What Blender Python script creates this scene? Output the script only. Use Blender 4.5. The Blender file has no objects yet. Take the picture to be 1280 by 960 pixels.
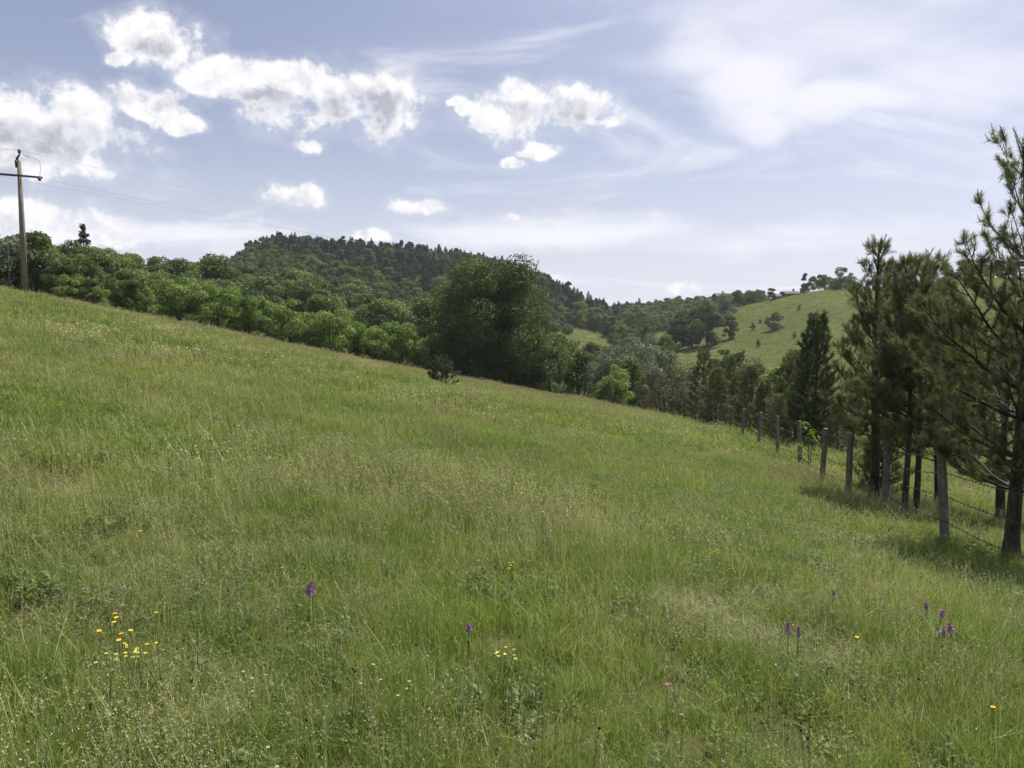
import bpy, math, random
import numpy as np
from mathutils import Vector, Matrix

SC = bpy.context.scene
COL = SC.collection
RAD = math.radians
# ------------------------------------------------------------------ camera
F = 985.0                      # focal length in photo pixels (1280 wide)
CAMZ = 1.65
PITCH = RAD(4.07)
CP, SP = math.cos(PITCH), math.sin(PITCH)
cam_d = bpy.data.cameras.new('camera'); cam = bpy.data.objects.new('camera', cam_d); COL.objects.link(cam)
cam.location = (0, 0, CAMZ); cam.rotation_euler = (RAD(90) - PITCH, 0, 0)
cam_d.sensor_width = 36.0; cam_d.lens = 36.0 * F / 1280.0
cam_d.clip_start = 0.05; cam_d.clip_end = 20000
SC.camera = cam
# ------------------------------------------------------------------ light
SUN_AZ, SUN_EL = RAD(42), RAD(57)          # azimuth to the right of the view direction
sun_dir = Vector((math.sin(SUN_AZ) * math.cos(SUN_EL), math.cos(SUN_AZ) * math.cos(SUN_EL), math.sin(SUN_EL)))
sl = bpy.data.lights.new('sun', 'SUN'); sun = bpy.data.objects.new('sun', sl); COL.objects.link(sun)
sl.energy = 5.0; sl.angle = RAD(0.55); sl.color = (1.0, 0.95, 0.86)
sun.rotation_euler = sun_dir.to_track_quat('Z', 'Y').to_euler()
sun.location = (30, 30, 60)
SC.view_settings.view_transform = 'Standard'; SC.view_settings.look = 'None'
SC.view_settings.exposure = 0.45; SC.view_settings.gamma = 1.0
SC.render.engine = 'CYCLES'
cy = SC.cycles
cy.max_bounces = 6; cy.diffuse_bounces = 3; cy.transmission_bounces = 3; cy.glossy_bounces = 1
cy.transparent_max_bounces = 4; cy.volume_bounces = 0
cy.use_adaptive_sampling = True; cy.adaptive_threshold = 0.015
cy.use_denoising = True; cy.denoiser = 'OPENIMAGEDENOISE'; cy.denoising_input_passes = 'RGB_ALBEDO_NORMAL'; cy.denoising_prefilter = 'ACCURATE'
cy.caustics_reflective = False; cy.caustics_refractive = False
SKY_STRENGTH = 0.077


class NT:
    """small helper around a node tree"""
    def __init__(s, tree): s.t = tree; s.N = tree.nodes; s.L = tree.links
    def n(s, typ, **kw):
        nd = s.N.new(typ)
        for k, v in kw.items():
            if k == 'inp':
                for a, b in v.items():
                    if hasattr(b, 'is_output'): s.L.new(b, nd.inputs[a])
                    else: nd.inputs[a].default_value = b
            else: setattr(nd, k, v)
        return nd
    def math(s, op, a, b=0.0, c=0.0, clamp=False):
        nd = s.n('ShaderNodeMath', operation=op, use_clamp=clamp, inp={0: a, 1: b, 2: c}); return nd.outputs[0]
    def vm(s, op, a, b=None):
        nd = s.n('ShaderNodeVectorMath', operation=op, inp={0: a})
        if b is not None:
            if hasattr(b, 'is_output'): s.L.new(b, nd.inputs[1])
            else: nd.inputs[1].default_value = b
        return nd.outputs['Value'] if op in ('LENGTH', 'DOT_PRODUCT') else nd.outputs[0]
    def noise(s, vec, scale, detail=4, rough=0.5, dist=0.0):
        nd = s.n('ShaderNodeTexNoise', inp={'Scale': scale, 'Detail': detail, 'Roughness': rough, 'Distortion': dist})
        if vec is not None: s.L.new(vec, nd.inputs['Vector'])
        return nd
    def smooth(s, x, lo, hi, a=0.0, b=1.0):
        nd = s.n('ShaderNodeMapRange', interpolation_type='SMOOTHSTEP', inp={0: x, 1: lo, 2: hi, 3: a, 4: b}); return nd.outputs[0]
    def mix(s, f, a, b):
        nd = s.n('ShaderNodeMix', data_type='RGBA'); A = [i for i in nd.inputs if i.type == 'RGBA']
        for sock, v in ((nd.inputs[0], f), (A[0], a), (A[1], b)):
            if hasattr(v, 'is_output'): s.L.new(v, sock)
            elif sock.type == 'RGBA': sock.default_value = tuple(v) + ((1.0,) if len(v) == 3 else ())
            else: sock.default_value = v
        return [o for o in nd.outputs if o.type == 'RGBA'][0]


def ray(px, py):
    a, b = (px - 640) / F, (480 - py) / F
    return Vector((a, CP + b * SP, -SP + b * CP))


def at(px, py, Y):
    d = ray(px, py); return Vector((0, 0, CAMZ)) + d * (Y / d.y)


# ------------------------------------------------------------------ world: sky with high thin cloud and small cumulus
def build_world():
    w = bpy.data.worlds.new('World'); SC.world = w; w.use_nodes = True
    w.cycles.sampling_method = 'MANUAL'; w.cycles.sample_map_resolution = 256
    t = NT(w.node_tree); t.N.clear()
    out = t.n('ShaderNodeOutputWorld'); bg = t.n('ShaderNodeBackground')
    sky = t.n('ShaderNodeTexSky', sky_type='NISHITA', sun_disc=False, sun_elevation=SUN_EL, sun_rotation=SUN_AZ,
              altitude=400, air_density=1.0, dust_density=1.6, ozone_density=1.0)
    D = t.n('ShaderNodeTexCoord').outputs['Generated']
    D = t.vm('NORMALIZE', D)
    sep = t.n('ShaderNodeSeparateXYZ', inp={0: D})
    z = t.math('MAXIMUM', sep.outputs[2], 0.0)
    k = t.math('DIVIDE', 1.0, t.math('ADD', z, 0.16))
    plane = t.n('ShaderNodeVectorMath', operation='SCALE', inp={0: D, 'Scale': k}).outputs[0]
    # clear air: the physical sky
    base = t.n('ShaderNodeVectorMath', operation='MULTIPLY', inp={0: sky.outputs[0], 1: (1.12, 1.0, 1.02)}).outputs[0]
    # veil of cirrus: stretched noise on a high plane, brighter towards the sun
    mp = t.n('ShaderNodeMapping', inp={'Vector': plane, 'Rotation': (0, 0, RAD(24)), 'Scale': (0.55, 1.5, 1)}).outputs[0]
    n1 = t.noise(mp, 0.9, 8, 0.58, 0.6).outputs[0]
    n2 = t.noise(mp, 3.2, 6, 0.6, 0.4).outputs[0]
    nn = t.math('MULTIPLY_ADD', n2, 0.30, n1)
    sd = t.vm('DOT_PRODUCT', D, tuple(sun_dir))
    sunward = t.smooth(sd, 0.50, 0.97)
    veil = t.smooth(t.math('MULTIPLY_ADD', sunward, 0.10, nn), 0.45, 0.88)
    low = t.smooth(sep.outputs[2], 0.0, 0.40, 1.0, 0.0)
    veil = t.math('MAXIMUM', t.math('MULTIPLY', veil, 0.70), t.math('MULTIPLY', low, 0.90), clamp=True)
    veil = t.math('MAXIMUM', veil, 0.42)
    vb = t.math('MULTIPLY_ADD', low, 3.6, t.math('MULTIPLY_ADD', sunward, 3.0, 4.2))
    vcol = t.n('ShaderNodeVectorMath', operation='SCALE', inp={0: t.mix(low, (0.87, 0.97, 1.30), (0.95, 0.98, 1.12)), 'Scale': vb}).outputs[0]
    col = t.mix(veil, base, vcol)
    # bright torn patches of thicker cirrus
    mp2 = t.n('ShaderNodeMapping', inp={'Vector': plane, 'Rotation': (0, 0, RAD(-35)), 'Scale': (0.8, 1.25, 1), 'Location': (0.35, 0.1, 0)}).outputs[0]
    n3 = t.noise(mp2, 1.25, 9, 0.56, 0.9).outputs[0]
    thick = t.smooth(t.math('MULTIPLY_ADD', sunward, 0.20, n3), 0.55, 0.80)
    # cumulus: a mask of soft ellipsoids broken up by fractal noise
    warp = t.noise(D, 9.0, 5, 0.6).outputs['Color']
    Dw = t.vm('ADD', D, t.n('ShaderNodeVectorMath', operation='SCALE', inp={0: t.vm('SUBTRACT', warp, (0.5, 0.5, 0.5)), 'Scale': 0.058}).outputs[0])
    fb = t.noise(D, 15.0, 12, 0.60, 0.2).outputs[0]
    up = t.vm('ADD', D, tuple(Vector((0.007, 0.0, 0.010))))
    fb2 = t.noise(up, 15.0, 8, 0.60, 0.2).outputs[0]
    clouds = [(203, 46, 60, 36), (140, 72, 14, 10), (300, 100, 62, 26), (350, 105, 50, 30), (400, 108, 40, 28), (450, 125, 72, 44), (355, 150, 44, 34), (372, 183, 26, 9),
              (60, 130, 100, 34), (70, 175, 95, 46), (10, 165, 50, 36), (185, 135, 46, 20), (225, 150, 30, 12), (110, 205, 50, 20),
              (0, 265, 60, 22), (60, 285, 90, 30), (120, 297, 36, 16), (640, 128, 40, 26), (690, 140, 88, 32), (745, 140, 40, 24),
              (680, 186, 32, 13), (568, 120, 13, 7), (578, 129, 10, 8), (600, 148, 16, 8), (643, 202, 14, 8), (372, 250, 36, 18), (530, 260, 34, 12),
              (463, 294, 26, 8), (862, 363, 30, 8), (643, 270, 16, 5), (1040, 368, 20, 6)]
    greys = [(452, 138, 58, 34), (695, 150, 66, 22), (60, 175, 70, 30), (200, 62, 40, 16), (330, 135, 40, 22), (110, 180, 40, 26)]
    rng = random.Random(5)
    els = []
    for (px, py, a, b) in clouds:
        d = ray(px, py).normalized(); els.append((d, a / F * d.y, b / F * d.y))
    gels = []
    for (px, py, a, b) in greys:
        d = ray(px, py).normalized(); gels.append((d, a / F * d.y, b / F * d.y))
    for i in range(10):                                   # the same fair weather cumulus all round the sky
        az = RAD(45 + 270 * (i + rng.random()) / 10); el = RAD(rng.uniform(4, 32)); s = rng.uniform(.05, .12)
        v = lambda e: Vector((math.sin(az) * math.cos(e), math.cos(az) * math.cos(e), math.sin(e)))
        els.append((v(el), s, s * .5)); gels.append((v(el - s * .15), s * .75, s * .3))
    def mask(vec, items):
        m = None
        for d, A, B in items:
            r = d.cross(Vector((0, 0, 1))).normalized(); u = r.cross(d)
            R = Matrix((r, u, -d)).transposed().to_euler()
            vin = vec
            if m is not None:                              # chained, so that only one lookup is held at a time
                vin = t.n('ShaderNodeVectorMath', operation='MULTIPLY_ADD', inp={0: m, 1: (1e-9,) * 3, 2: vec}).outputs[0]
            mpn = t.n('ShaderNodeMapping', vector_type='TEXTURE', inp={'Vector': vin, 'Location': tuple(d), 'Rotation': tuple(R), 'Scale': (A, B, max(A, B))})
            l = t.math('SUBTRACT', 1.0, t.vm('DOT_PRODUCT', mpn.outputs[0], mpn.outputs[0]))
            m = l if m is None else t.math('SMOOTH_MAX', m, l, 0.3)
        return t.math('MAXIMUM', m, -2.0)
    m = mask(Dw, els); gm = mask(Dw, gels)
    cirrus = [(1120, 20, 260, 62), (1000, 0, 160, 40), (940, 105, 62, 50), (960, 140, 40, 34), (880, 60, 60, 40), (1230, 90, 160, 46), (230, 292, 130, 18), (1060, 130, 120, 22), (700, 290, 200, 24), (1010, 300, 220, 26)]
    pels = [(ray(*c[:2]).normalized(), c[2] / F, c[3] / F) for c in cirrus]
    for i in range(9):
        az = RAD(60 + 240 * i / 8 + rng.uniform(-12, 12)); el = RAD(rng.uniform(12, 50))
        pels.append((Vector((math.sin(az) * math.cos(el), math.cos(az) * math.cos(el), math.sin(el))), .25, .07))
    pm = mask(Dw, pels)
    thick2 = t.smooth(t.math('MULTIPLY_ADD', t.math('SUBTRACT', n3, 0.5), 3.0, t.math('MULTIPLY_ADD', t.math('SUBTRACT', n1, 0.5), 2.0, pm)), -0.5, 1.5)
    patch = t.math('MULTIPLY', t.math('MAXIMUM', thick, thick2), 0.82)
    col = t.mix(patch, col, (9.6, 9.5, 10.1))
    fh = t.noise(D, 52.0, 8, 0.62, 0.3).outputs[0]
    fb = t.math('MULTIPLY_ADD', t.math('SUBTRACT', fh, 0.5), 0.20, fb)
    dens = t.math('MULTIPLY_ADD', t.math('SUBTRACT', fb, 0.5), 5.4, t.math('MINIMUM', m, 0.62))
    alpha = t.smooth(dens, -0.25, 0.70)
    wisp = t.math('MULTIPLY', t.smooth(dens, -1.0, 0.1), 0.16)
    dens2 = t.math('MULTIPLY_ADD', t.math('SUBTRACT', fb2, 0.5), 2.6, gm)
    core = t.smooth(dens2, -0.35, 1.25)
    bil = t.math('MULTIPLY', t.math('SUBTRACT', fb, fb2), 3.6)
    deep = t.smooth(dens, 0.2, 1.0)
    shade = t.math('SUBTRACT', t.math('MULTIPLY', t.math('MULTIPLY_ADD', core, 1.08, 0.14), deep), bil, clamp=True)
    ccol = t.mix(shade, (9.7, 9.6, 9.8), (4.7, 4.9, 5.7))
    col = t.mix(t.math('MAXIMUM', alpha, wisp), col, ccol)
    t.L.new(col, bg.inputs[0]); bg.inputs[1].default_value = SKY_STRENGTH
    t.L.new(bg.outputs[0], out.inputs[0])


build_world()

# ------------------------------------------------------------------ terrain
FENCE = [(1181, 694, 11.8), (1106, 648, 16.4), (1060, 626, 18.5), (1027, 606, 21.1), (1000, 584, 26.6), (972, 569, 30.2),
         (948, 556, 36.5), (928, 548, 40.5), (914, 542, 46), (897, 536, 51), (884, 532, 56), (876, 529, 61), (866, 526, 66),
         (855, 524, 71), (841, 522, 76), (830, 520, 81), (820, 517.5, 86), (811, 515.5, 91), (802, 513.5, 96)]
CREST = [(-200, 312, 54), (0, 361, 61), (100, 376, 65), (200, 396, 69), (300, 416, 73), (400, 437, 77), (500, 456, 81), (600, 473, 85), (700, 492, 89), (800, 511, 93)]
_c = [(p[0], p[1], p[2], 1.0) for p in FENCE] + [(p[0], p[1] + 5, p[2], 3.0) for p in CREST] + \
     [(p[0], p[1] + 8, p[2] * .82, 3.0) for p in CREST] + [(p[0], p[1] + 15, p[2] * .66, 2.0) for p in CREST] + \
     [(640, 965, 3.15, 3.0), (60, 940, 3.1, 2.0), (1220, 960, 3.3, 2.0), (1262, 706, 11.3, 1.0), (1420, 760, 9.5, 1.0)]


def basis(x, y):
    x = np.clip(x, -60, 40); y = np.clip(y, -25, 100)
    return np.stack([x, y, x * x / 40, x * y / 40, y * y / 40, x * y * y / 4000, y ** 3 / 4000, x * x * y / 4000], -1)


_P = np.array([tuple(at(a, b, c)) for a, b, c, w in _c]); _w = np.array([w / (1 + c * .02) for a, b, c, w in _c])
_A = basis(_P[:, 0], _P[:, 1]) * _w[:, None]; _reg = np.diag([0, 0, .3, .3, .3, .3, .3, .3])
_coef = np.linalg.solve(_A.T @ _A + _reg * .3, _A.T @ (_P[:, 2] * _w))


_res = _P[:, 2] - basis(_P[:, 0], _P[:, 1]) @ _coef
_K = lambda x, y: np.exp(-((np.asarray(x)[..., None] - _P[:, 0]) ** 2 + (np.asarray(y)[..., None] - _P[:, 1]) ** 2) / (2 * (2.5 + .16 * np.hypot(_P[:, 0], _P[:, 1])) ** 2))
_rw = np.linalg.solve(_K(_P[:, 0], _P[:, 1]) + .12 * np.eye(len(_P)), _res)


def near_z(x, y): return basis(x, y) @ _coef + _K(x, y) @ _rw


def pchip(xk, yk, x):
    xk, yk = np.asarray(xk, float), np.asarray(yk, float)
    h = np.diff(xk); d = np.diff(yk) / h; m = np.zeros_like(yk)
    for i in range(1, len(xk) - 1):
        if d[i - 1] * d[i] > 0:
            w1, w2 = 2 * h[i] + h[i - 1], h[i] + 2 * h[i - 1]; m[i] = (w1 + w2) / (w1 / d[i - 1] + w2 / d[i])
    m[0], m[-1] = d[0], d[-1]
    i = np.clip(np.searchsorted(xk, x) - 1, 0, len(h) - 1); xx = np.clip(x, xk[0], xk[-1])
    s = (xx - xk[i]) / h[i]
    return ((1 + 2 * s) * (1 - s) ** 2 * yk[i] + s * (1 - s) ** 2 * h[i] * m[i] + s * s * (3 - 2 * s) * yk[i + 1] + s * s * (s - 1) * h[i] * m[i + 1])


CR = lambda px: float(np.interp(px, [c[0] for c in CREST], [c[2] for c in CREST]))
CRY = lambda px: float(np.interp(px, [c[0] for c in CREST], [c[1] for c in CREST]))
# ground height behind the field: photo row of the ground at each depth, per column
FARCOL = {
    -350: {110: 330, 150: 330, 200: 325, 280: 322, 400: 318, 550: 318},
    0: {110: 374, 150: 366, 200: 358, 280: 350, 400: 342, 550: 338},
    150: {110: 400, 150: 392, 200: 380, 280: 362, 400: 352, 550: 346},
    240: {110: 420, 150: 412, 200: 398, 280: 374, 400: 356, 480: 348, 550: 346},
    295: {110: 433, 150: 424, 200: 410, 280: 385, 400: 350, 480: 340, 550: 344},
    322: {110: 438, 150: 428, 200: 413, 280: 388, 400: 338, 480: 320, 560: 328},
    360: {110: 446, 150: 438, 200: 420, 280: 393, 400: 334, 480: 314, 560: 322},
    420: {110: 457, 150: 452, 200: 434, 280: 405, 400: 345, 480: 319, 560: 326},
    550: {110: 480, 150: 478, 200: 465, 280: 435, 400: 366, 480: 330, 560: 336},
    700: {110: 505, 150: 505, 200: 492, 280: 458, 400: 408, 480: 371, 560: 378},
    770: {110: 516, 150: 512, 200: 492, 280: 452, 400: 420, 480: 403, 560: 396},
    850: {110: 520, 150: 514, 200: 484, 280: 440, 350: 420, 400: 412, 480: 399, 560: 388},
    910: {60: 541, 110: 517, 150: 506, 200: 484, 280: 434, 350: 402, 400: 388, 480: 386, 560: 387},
    960: {60: 537, 110: 514, 150: 500, 200: 476, 280: 424, 350: 384, 400: 377, 480: 382, 560: 385},
    1050: {40: 566, 60: 536, 110: 508, 150: 492, 200: 462, 280: 405, 350: 365, 400: 363, 480: 372, 560: 380},
    1280: {30: 640, 60: 560, 110: 510, 200: 450, 280: 392, 350: 352, 400: 348, 480: 356, 560: 366},
    1650: {30: 650, 60: 560, 110: 505, 200: 440, 280: 385, 350: 345, 400: 340, 480: 346, 560: 356},
}
RG = np.concatenate([np.linspace(5, 130, 60), np.geomspace(133, 700, 60)])
_az, _rows = [], []
for px, tab in FARCOL.items():
    u = (px - 640) / F; ca = math.cos(math.atan(u)); rk, zk = [], []
    first = min(tab)
    cr = CR(px) if px <= 800 else min(first - 10, 95)
    for Y in [y for y in (5, 15, 25, 35, 45, 55, 65, 75, 85) if y < cr - 6] + [cr]:
        rk.append(Y / ca); zk.append(float(near_z(np.array(Y * u), np.array(float(Y)))))
    for Y, py in tab.items():
        rk.append(Y / ca); zk.append(at(px, py, Y).z)
    rk.append(760 / ca); zk.append(zk[-1] - 6)
    _az.append(math.atan(u)); _rows.append(pchip(rk, zk, RG))
def _side(az, far):
    x, y = RG * math.sin(az), RG * math.cos(az); b = near_z(x, y); w = np.clip((RG - 35) / 80, 0, 1); w = w * w * (3 - 2 * w)
    return b * (1 - w) + far * w
_rows = [_side(RAD(-180), 14), _side(RAD(-135), 16), _side(RAD(-85), 20)] + _rows + [_side(RAD(85), -2 + RG * .06), _side(RAD(135), 6), _side(RAD(180), 14)]
_az = [RAD(-180), RAD(-135), RAD(-85)] + _az + [RAD(85), RAD(135), RAD(180)]
AG = np.linspace(-math.pi, math.pi, 721)
_rows = np.array(_rows)
TAB = np.stack([pchip(_az, _rows[:, j], AG) for j in range(len(RG))], 1)


def _hash(i, j, s):
    v = np.sin(i * 127.1 + j * 311.7 + s * 74.7) * 43758.5453; return v - np.floor(v)


def vnoise(x, y, s=0):
    i, j = np.floor(x), np.floor(y); fx, fy = x - i, y - j; fx, fy = fx * fx * (3 - 2 * fx), fy * fy * (3 - 2 * fy)
    a, b, c, d = _hash(i, j, s), _hash(i + 1, j, s), _hash(i, j + 1, s), _hash(i + 1, j + 1, s)
    return (a * (1 - fx) + b * fx) * (1 - fy) + (c * (1 - fx) + d * fx) * fy


def height(x, y):
    x, y = np.asarray(x, float), np.asarray(y, float)
    r = np.hypot(x, y); az = np.arctan2(x, y)
    fa = np.clip((az + math.pi) / (2 * math.pi) * 720, 0, 719.999); ia = fa.astype(int); fa = fa - ia
    fr = np.interp(r, RG, np.arange(len(RG))); fr = np.clip(fr, 0, len(RG) - 1.001); ir = fr.astype(int); fr = fr - ir
    zt = (TAB[ia, ir] * (1 - fr) + TAB[ia, ir + 1] * fr) * (1 - fa) + (TAB[ia + 1, ir] * (1 - fr) + TAB[ia + 1, ir + 1] * fr) * fa
    w = np.clip((r - 18) / 30, 0, 1); w = w * w * (3 - 2 * w)
    z = near_z(x, y) * (1 - w) + zt * w
    amp = np.clip((r - 100) / 300, 0, 1) * 1.6
    z = z + (vnoise(x / 35, y / 35, 3) - .5) * amp + (vnoise(x / 13, y / 13, 4) - .5) * amp * .4
    nb = np.clip(r / 8, 0, 1)
    return z + nb * ((vnoise(x / 2.3, y / 2.3, 1) - .5) * .10 + (vnoise(x / 7, y / 7, 2) - .5) * .16)


def hz(x, y): return float(height(np.array(float(x)), np.array(float(y))))


def ground_at(px, py, ymin=2.0, ymax=600):
    """where the line of sight meets the ground"""
    Y = np.geomspace(ymin, ymax, 1500); d = ray(px, py)
    x, z = d.x / d.y * Y, CAMZ + d.z / d.y * Y
    k = np.nonzero(height(x, Y) > z)[0]
    i = k[0] if len(k) else len(Y) - 1
    return Vector((x[i], Y[i], hz(x[i], Y[i])))


# ------------------------------------------------------------------ mesh helpers
class MB:
    def __init__(s): s.V = []; s.T = []; s.Q = []; s.Tm = []; s.Qm = []; s.n = 0
    def add(s, V, T=None, Q=None, m=0):
        V = np.asarray(V, float).reshape(-1, 3)
        if T is not None and len(T): T = np.asarray(T, int); s.T.append(T + s.n); s.Tm.append(np.full(len(T), m))
        if Q is not None and len(Q): Q = np.asarray(Q, int); s.Q.append(Q + s.n); s.Qm.append(np.full(len(Q), m))
        s.V.append(V); s.n += len(V)
    def mesh(s, name, mats, smooth=False):
        me = bpy.data.meshes.new(name)
        V = np.concatenate(s.V) if s.V else np.zeros((0, 3))
        T = np.concatenate(s.T) if s.T else np.zeros((0, 3), int); Q = np.concatenate(s.Q) if s.Q else np.zeros((0, 4), int)
        mi = np.concatenate(s.Tm + s.Qm) if (s.Tm or s.Qm) else np.zeros(0, int)
        me.vertices.add(len(V)); me.vertices.foreach_set('co', V.astype(np.float32).ravel())
        me.loops.add(T.size + Q.size); me.loops.foreach_set('vertex_index', np.concatenate([T.ravel(), Q.ravel()]).astype(np.int32))
        me.polygons.add(len(T) + len(Q))
        ls = np.concatenate([np.arange(len(T)) * 3, T.size + np.arange(len(Q)) * 4]).astype(np.int32)
        me.polygons.foreach_set('loop_start', ls)
        me.polygons.foreach_set('material_index', mi.astype(np.int32))
        me.polygons.foreach_set('use_smooth', np.full(len(T) + len(Q), smooth))
        for m in (mats if isinstance(mats, (list, tuple)) else [mats]): me.materials.append(m)
        me.update(calc_edges=True); return me
    def build(s, name, mats, parent=None, smooth=False):
        o = bpy.data.objects.new(name, s.mesh(name, mats, smooth)); COL.objects.link(o)
        if parent is not None: o.parent = parent
        return o
    def tube(s, P, R, sides=6, cap=True, m=0):
        P = np.asarray(P, float); R = np.broadcast_to(np.asarray(R, float), (len(P),))
        d = np.gradient(P, axis=0); d /= np.linalg.norm(d, axis=1, keepdims=True) + 1e-9
        up = np.tile(np.array([0, 0, 1.0]), (len(P), 1)); up[np.abs(d[:, 2]) > .9] = (1, 0, 0)
        a = np.cross(d, up); a /= np.linalg.norm(a, axis=1, keepdims=True); b = np.cross(d, a)
        th = np.arange(sides) / sides * 2 * math.pi
        V = P[:, None] + R[:, None, None] * (a[:, None] * np.cos(th)[None, :, None] + b[:, None] * np.sin(th)[None, :, None])
        n = len(P); i, j = np.meshgrid(np.arange(n - 1), np.arange(sides), indexing='ij'); j2 = (j + 1) % sides
        Q = np.stack([i * sides + j, i * sides + j2, (i + 1) * sides + j2, (i + 1) * sides + j], -1).reshape(-1, 4)
        T = None; V = V.reshape(-1, 3)
        if cap:
            V = np.vstack([V, P[-1:], P[:1]]); k = np.arange(sides); k2 = (k + 1) % sides; o = (n - 1) * sides
            T = np.vstack([np.stack([o + k, o + k2, np.full(sides, n * sides)], -1), np.stack([k2, k, np.full(sides, n * sides + 1)], -1)])
        s.add(V, T, Q, m)
    def box(s, c, size, rz=0.0, bev=0.0, m=0, taper=1.0):
        x, y, z = [v / 2 for v in size]; b = bev
        prof = [(-x + b, -y), (x - b, -y), (x, -y + b), (x, y - b), (x - b, y), (-x + b, y), (-x, y - b), (-x, -y + b)] if b else [(-x, -y), (x, -y), (x, y), (-x, y)]
        n = len(prof); P = np.array(prof); rings = [(-z, 1.0), (z - b, taper), (z, taper * (1 - b / max(x, 1e-6)))] if b else [(-z, 1.0), (z, taper)]
        ca, sa = math.cos(rz), math.sin(rz); V = []
        for zz, k in rings:
            q = P * k; V.append(np.stack([q[:, 0] * ca - q[:, 1] * sa, q[:, 0] * sa + q[:, 1] * ca, np.full(n, zz)], -1))
        V = np.concatenate(V) + np.array(c); Q = []
        for r in range(len(rings) - 1):
            for k in range(n): Q.append((r * n + k, r * n + (k + 1) % n, (r + 1) * n + (k + 1) % n, (r + 1) * n + k))
        o = (len(rings) - 1) * n; T = [(o, o + k, o + k + 1) for k in range(1, n - 1)] + [(0, k + 1, k) for k in range(1, n - 1)]
        s.add(V, T, Q, m)
    def leaves(s, C, Nrm, size, rng, aspect=.55, m=0):
        """rhombic leaf faces"""
        n = len(C); size = np.broadcast_to(size, (n,))[:, None]
        t = rng.normal(size=(n, 3)); t -= Nrm * np.sum(t * Nrm, 1, keepdims=True); t /= np.linalg.norm(t, axis=1, keepdims=True) + 1e-9
        b = np.cross(Nrm, t)
        V = np.stack([C - t * size * .5, C + b * size * aspect * .5 - t * size * .05, C + t * size * .5, C - b * size * aspect * .5 - t * size * .05], 1).reshape(-1, 3)
        s.add(V, None, np.arange(n * 4).reshape(-1, 4), m)


def unit(v): return v / (np.linalg.norm(v, axis=-1, keepdims=True) + 1e-9)


def empty(name, loc=(0, 0, 0), rz=0.0, scale=1.0, label=None, cat=None, group=None):
    o = bpy.data.objects.new(name, None); COL.objects.link(o); o.location = loc; o.rotation_euler = (0, 0, rz)
    o.scale = (scale,) * 3 if not isinstance(scale, (tuple, list)) else scale
    o.empty_display_size = .2
    return tag(o, label, cat, group)


def tag(o, label=None, cat=None, group=None, kind=None):
    if label: o['label'] = label
    if cat: o['category'] = cat
    if group: o['group'] = group
    if kind: o['kind'] = kind
    return o


def part(name, me, parent):
    o = bpy.data.objects.new(name, me); COL.objects.link(o); o.parent = parent; return o


# ------------------------------------------------------------------ materials
def new_mat(name):
    m = bpy.data.materials.new(name); m.use_nodes = True; t = NT(m.node_tree); t.N.clear()
    return m, t, t.n('ShaderNodeOutputMaterial')


def leaf_mat(name, c1, c2, trans=0.35, nscale=1.5, rnd=0.35, tint=None, gloss=0.028):
    """foliage: colour varies from plant to plant and clump to clump"""
    m, t, out = new_mat(name)
    pos = t.n('ShaderNodeNewGeometry'); info = t.n('ShaderNodeObjectInfo')
    nz = t.noise(pos.outputs['Position'], nscale, 3, .6).outputs[0]
    f = t.math('MULTIPLY_ADD', t.math('SUBTRACT', info.outputs['Random'], .5), rnd * 2, t.smooth(nz, .3, .7), clamp=True)
    isl = t.math('MULTIPLY_ADD', pos.outputs['Random Per Island'], .7, .65)
    col = t.mix(f, c1, c2)
    col = t.n('ShaderNodeVectorMath', operation='SCALE', inp={0: col, 'Scale': isl}).outputs[0]
    df = t.n('ShaderNodeBsdfDiffuse', inp={0: col})
    tcol = t.n('ShaderNodeVectorMath', operation='MULTIPLY', inp={0: col, 1: tint or (1.15, 1.22, .65)}).outputs[0]
    tr = t.n('ShaderNodeBsdfTranslucent', inp={0: tcol})
    mx = t.n('ShaderNodeMixShader', inp={0: trans, 1: df.outputs[0], 2: tr.outputs[0]})
    gl = t.n('ShaderNodeBsdfGlossy', inp={'Color': (1, 1, 1, 1), 'Roughness': .62})
    mx2 = t.n('ShaderNodeMixShader', inp={0: gloss, 1: mx.outputs[0], 2: gl.outputs[0]})
    t.L.new(mx2.outputs[0], out.inputs[0]); return m


def bark_mat(name, c1, c2, scale=9.0, zs=.25, bump=.6):
    m, t, out = new_mat(name)
    p = t.n('ShaderNodeTexCoord').outputs['Object']
    mp = t.n('ShaderNodeMapping', inp={'Vector': p, 'Scale': (1, 1, zs)}).outputs[0]
    nz = t.noise(mp, scale, 6, .65).outputs[0]; n2 = t.noise(p, 2.0, 2).outputs[0]
    col = t.mix(t.smooth(t.math('MULTIPLY_ADD', n2, .4, nz), .5, .95), c1, c2)
    b = t.n('ShaderNodeBsdfPrincipled', inp={'Base Color': col, 'Roughness': .9})
    bp = t.n('ShaderNodeBump', inp={'Height': nz, 'Strength': bump, 'Distance': .03}); t.L.new(bp.outputs[0], b.inputs['Normal'])
    t.L.new(b.outputs[0], out.inputs[0]); return m


def plain_mat(name, c, rough=.6, nscale=6.0, var=.25, metal=0.0, bump=.0):
    m, t, out = new_mat(name)
    p = t.n('ShaderNodeTexCoord').outputs['Object']; nz = t.noise(p, nscale, 5, .6).outputs[0]
    col = t.mix(t.smooth(nz, .3, .7), tuple(v * (1 - var) for v in c), tuple(v * (1 + var) for v in c))
    b = t.n('ShaderNodeBsdfPrincipled', inp={'Base Color': col, 'Roughness': rough, 'Metallic': metal})
    if bump:
        bp = t.n('ShaderNodeBump', inp={'Height': nz, 'Strength': bump, 'Distance': .02}); t.L.new(bp.outputs[0], b.inputs['Normal'])
    t.L.new(b.outputs[0], out.inputs[0]); return m


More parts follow.
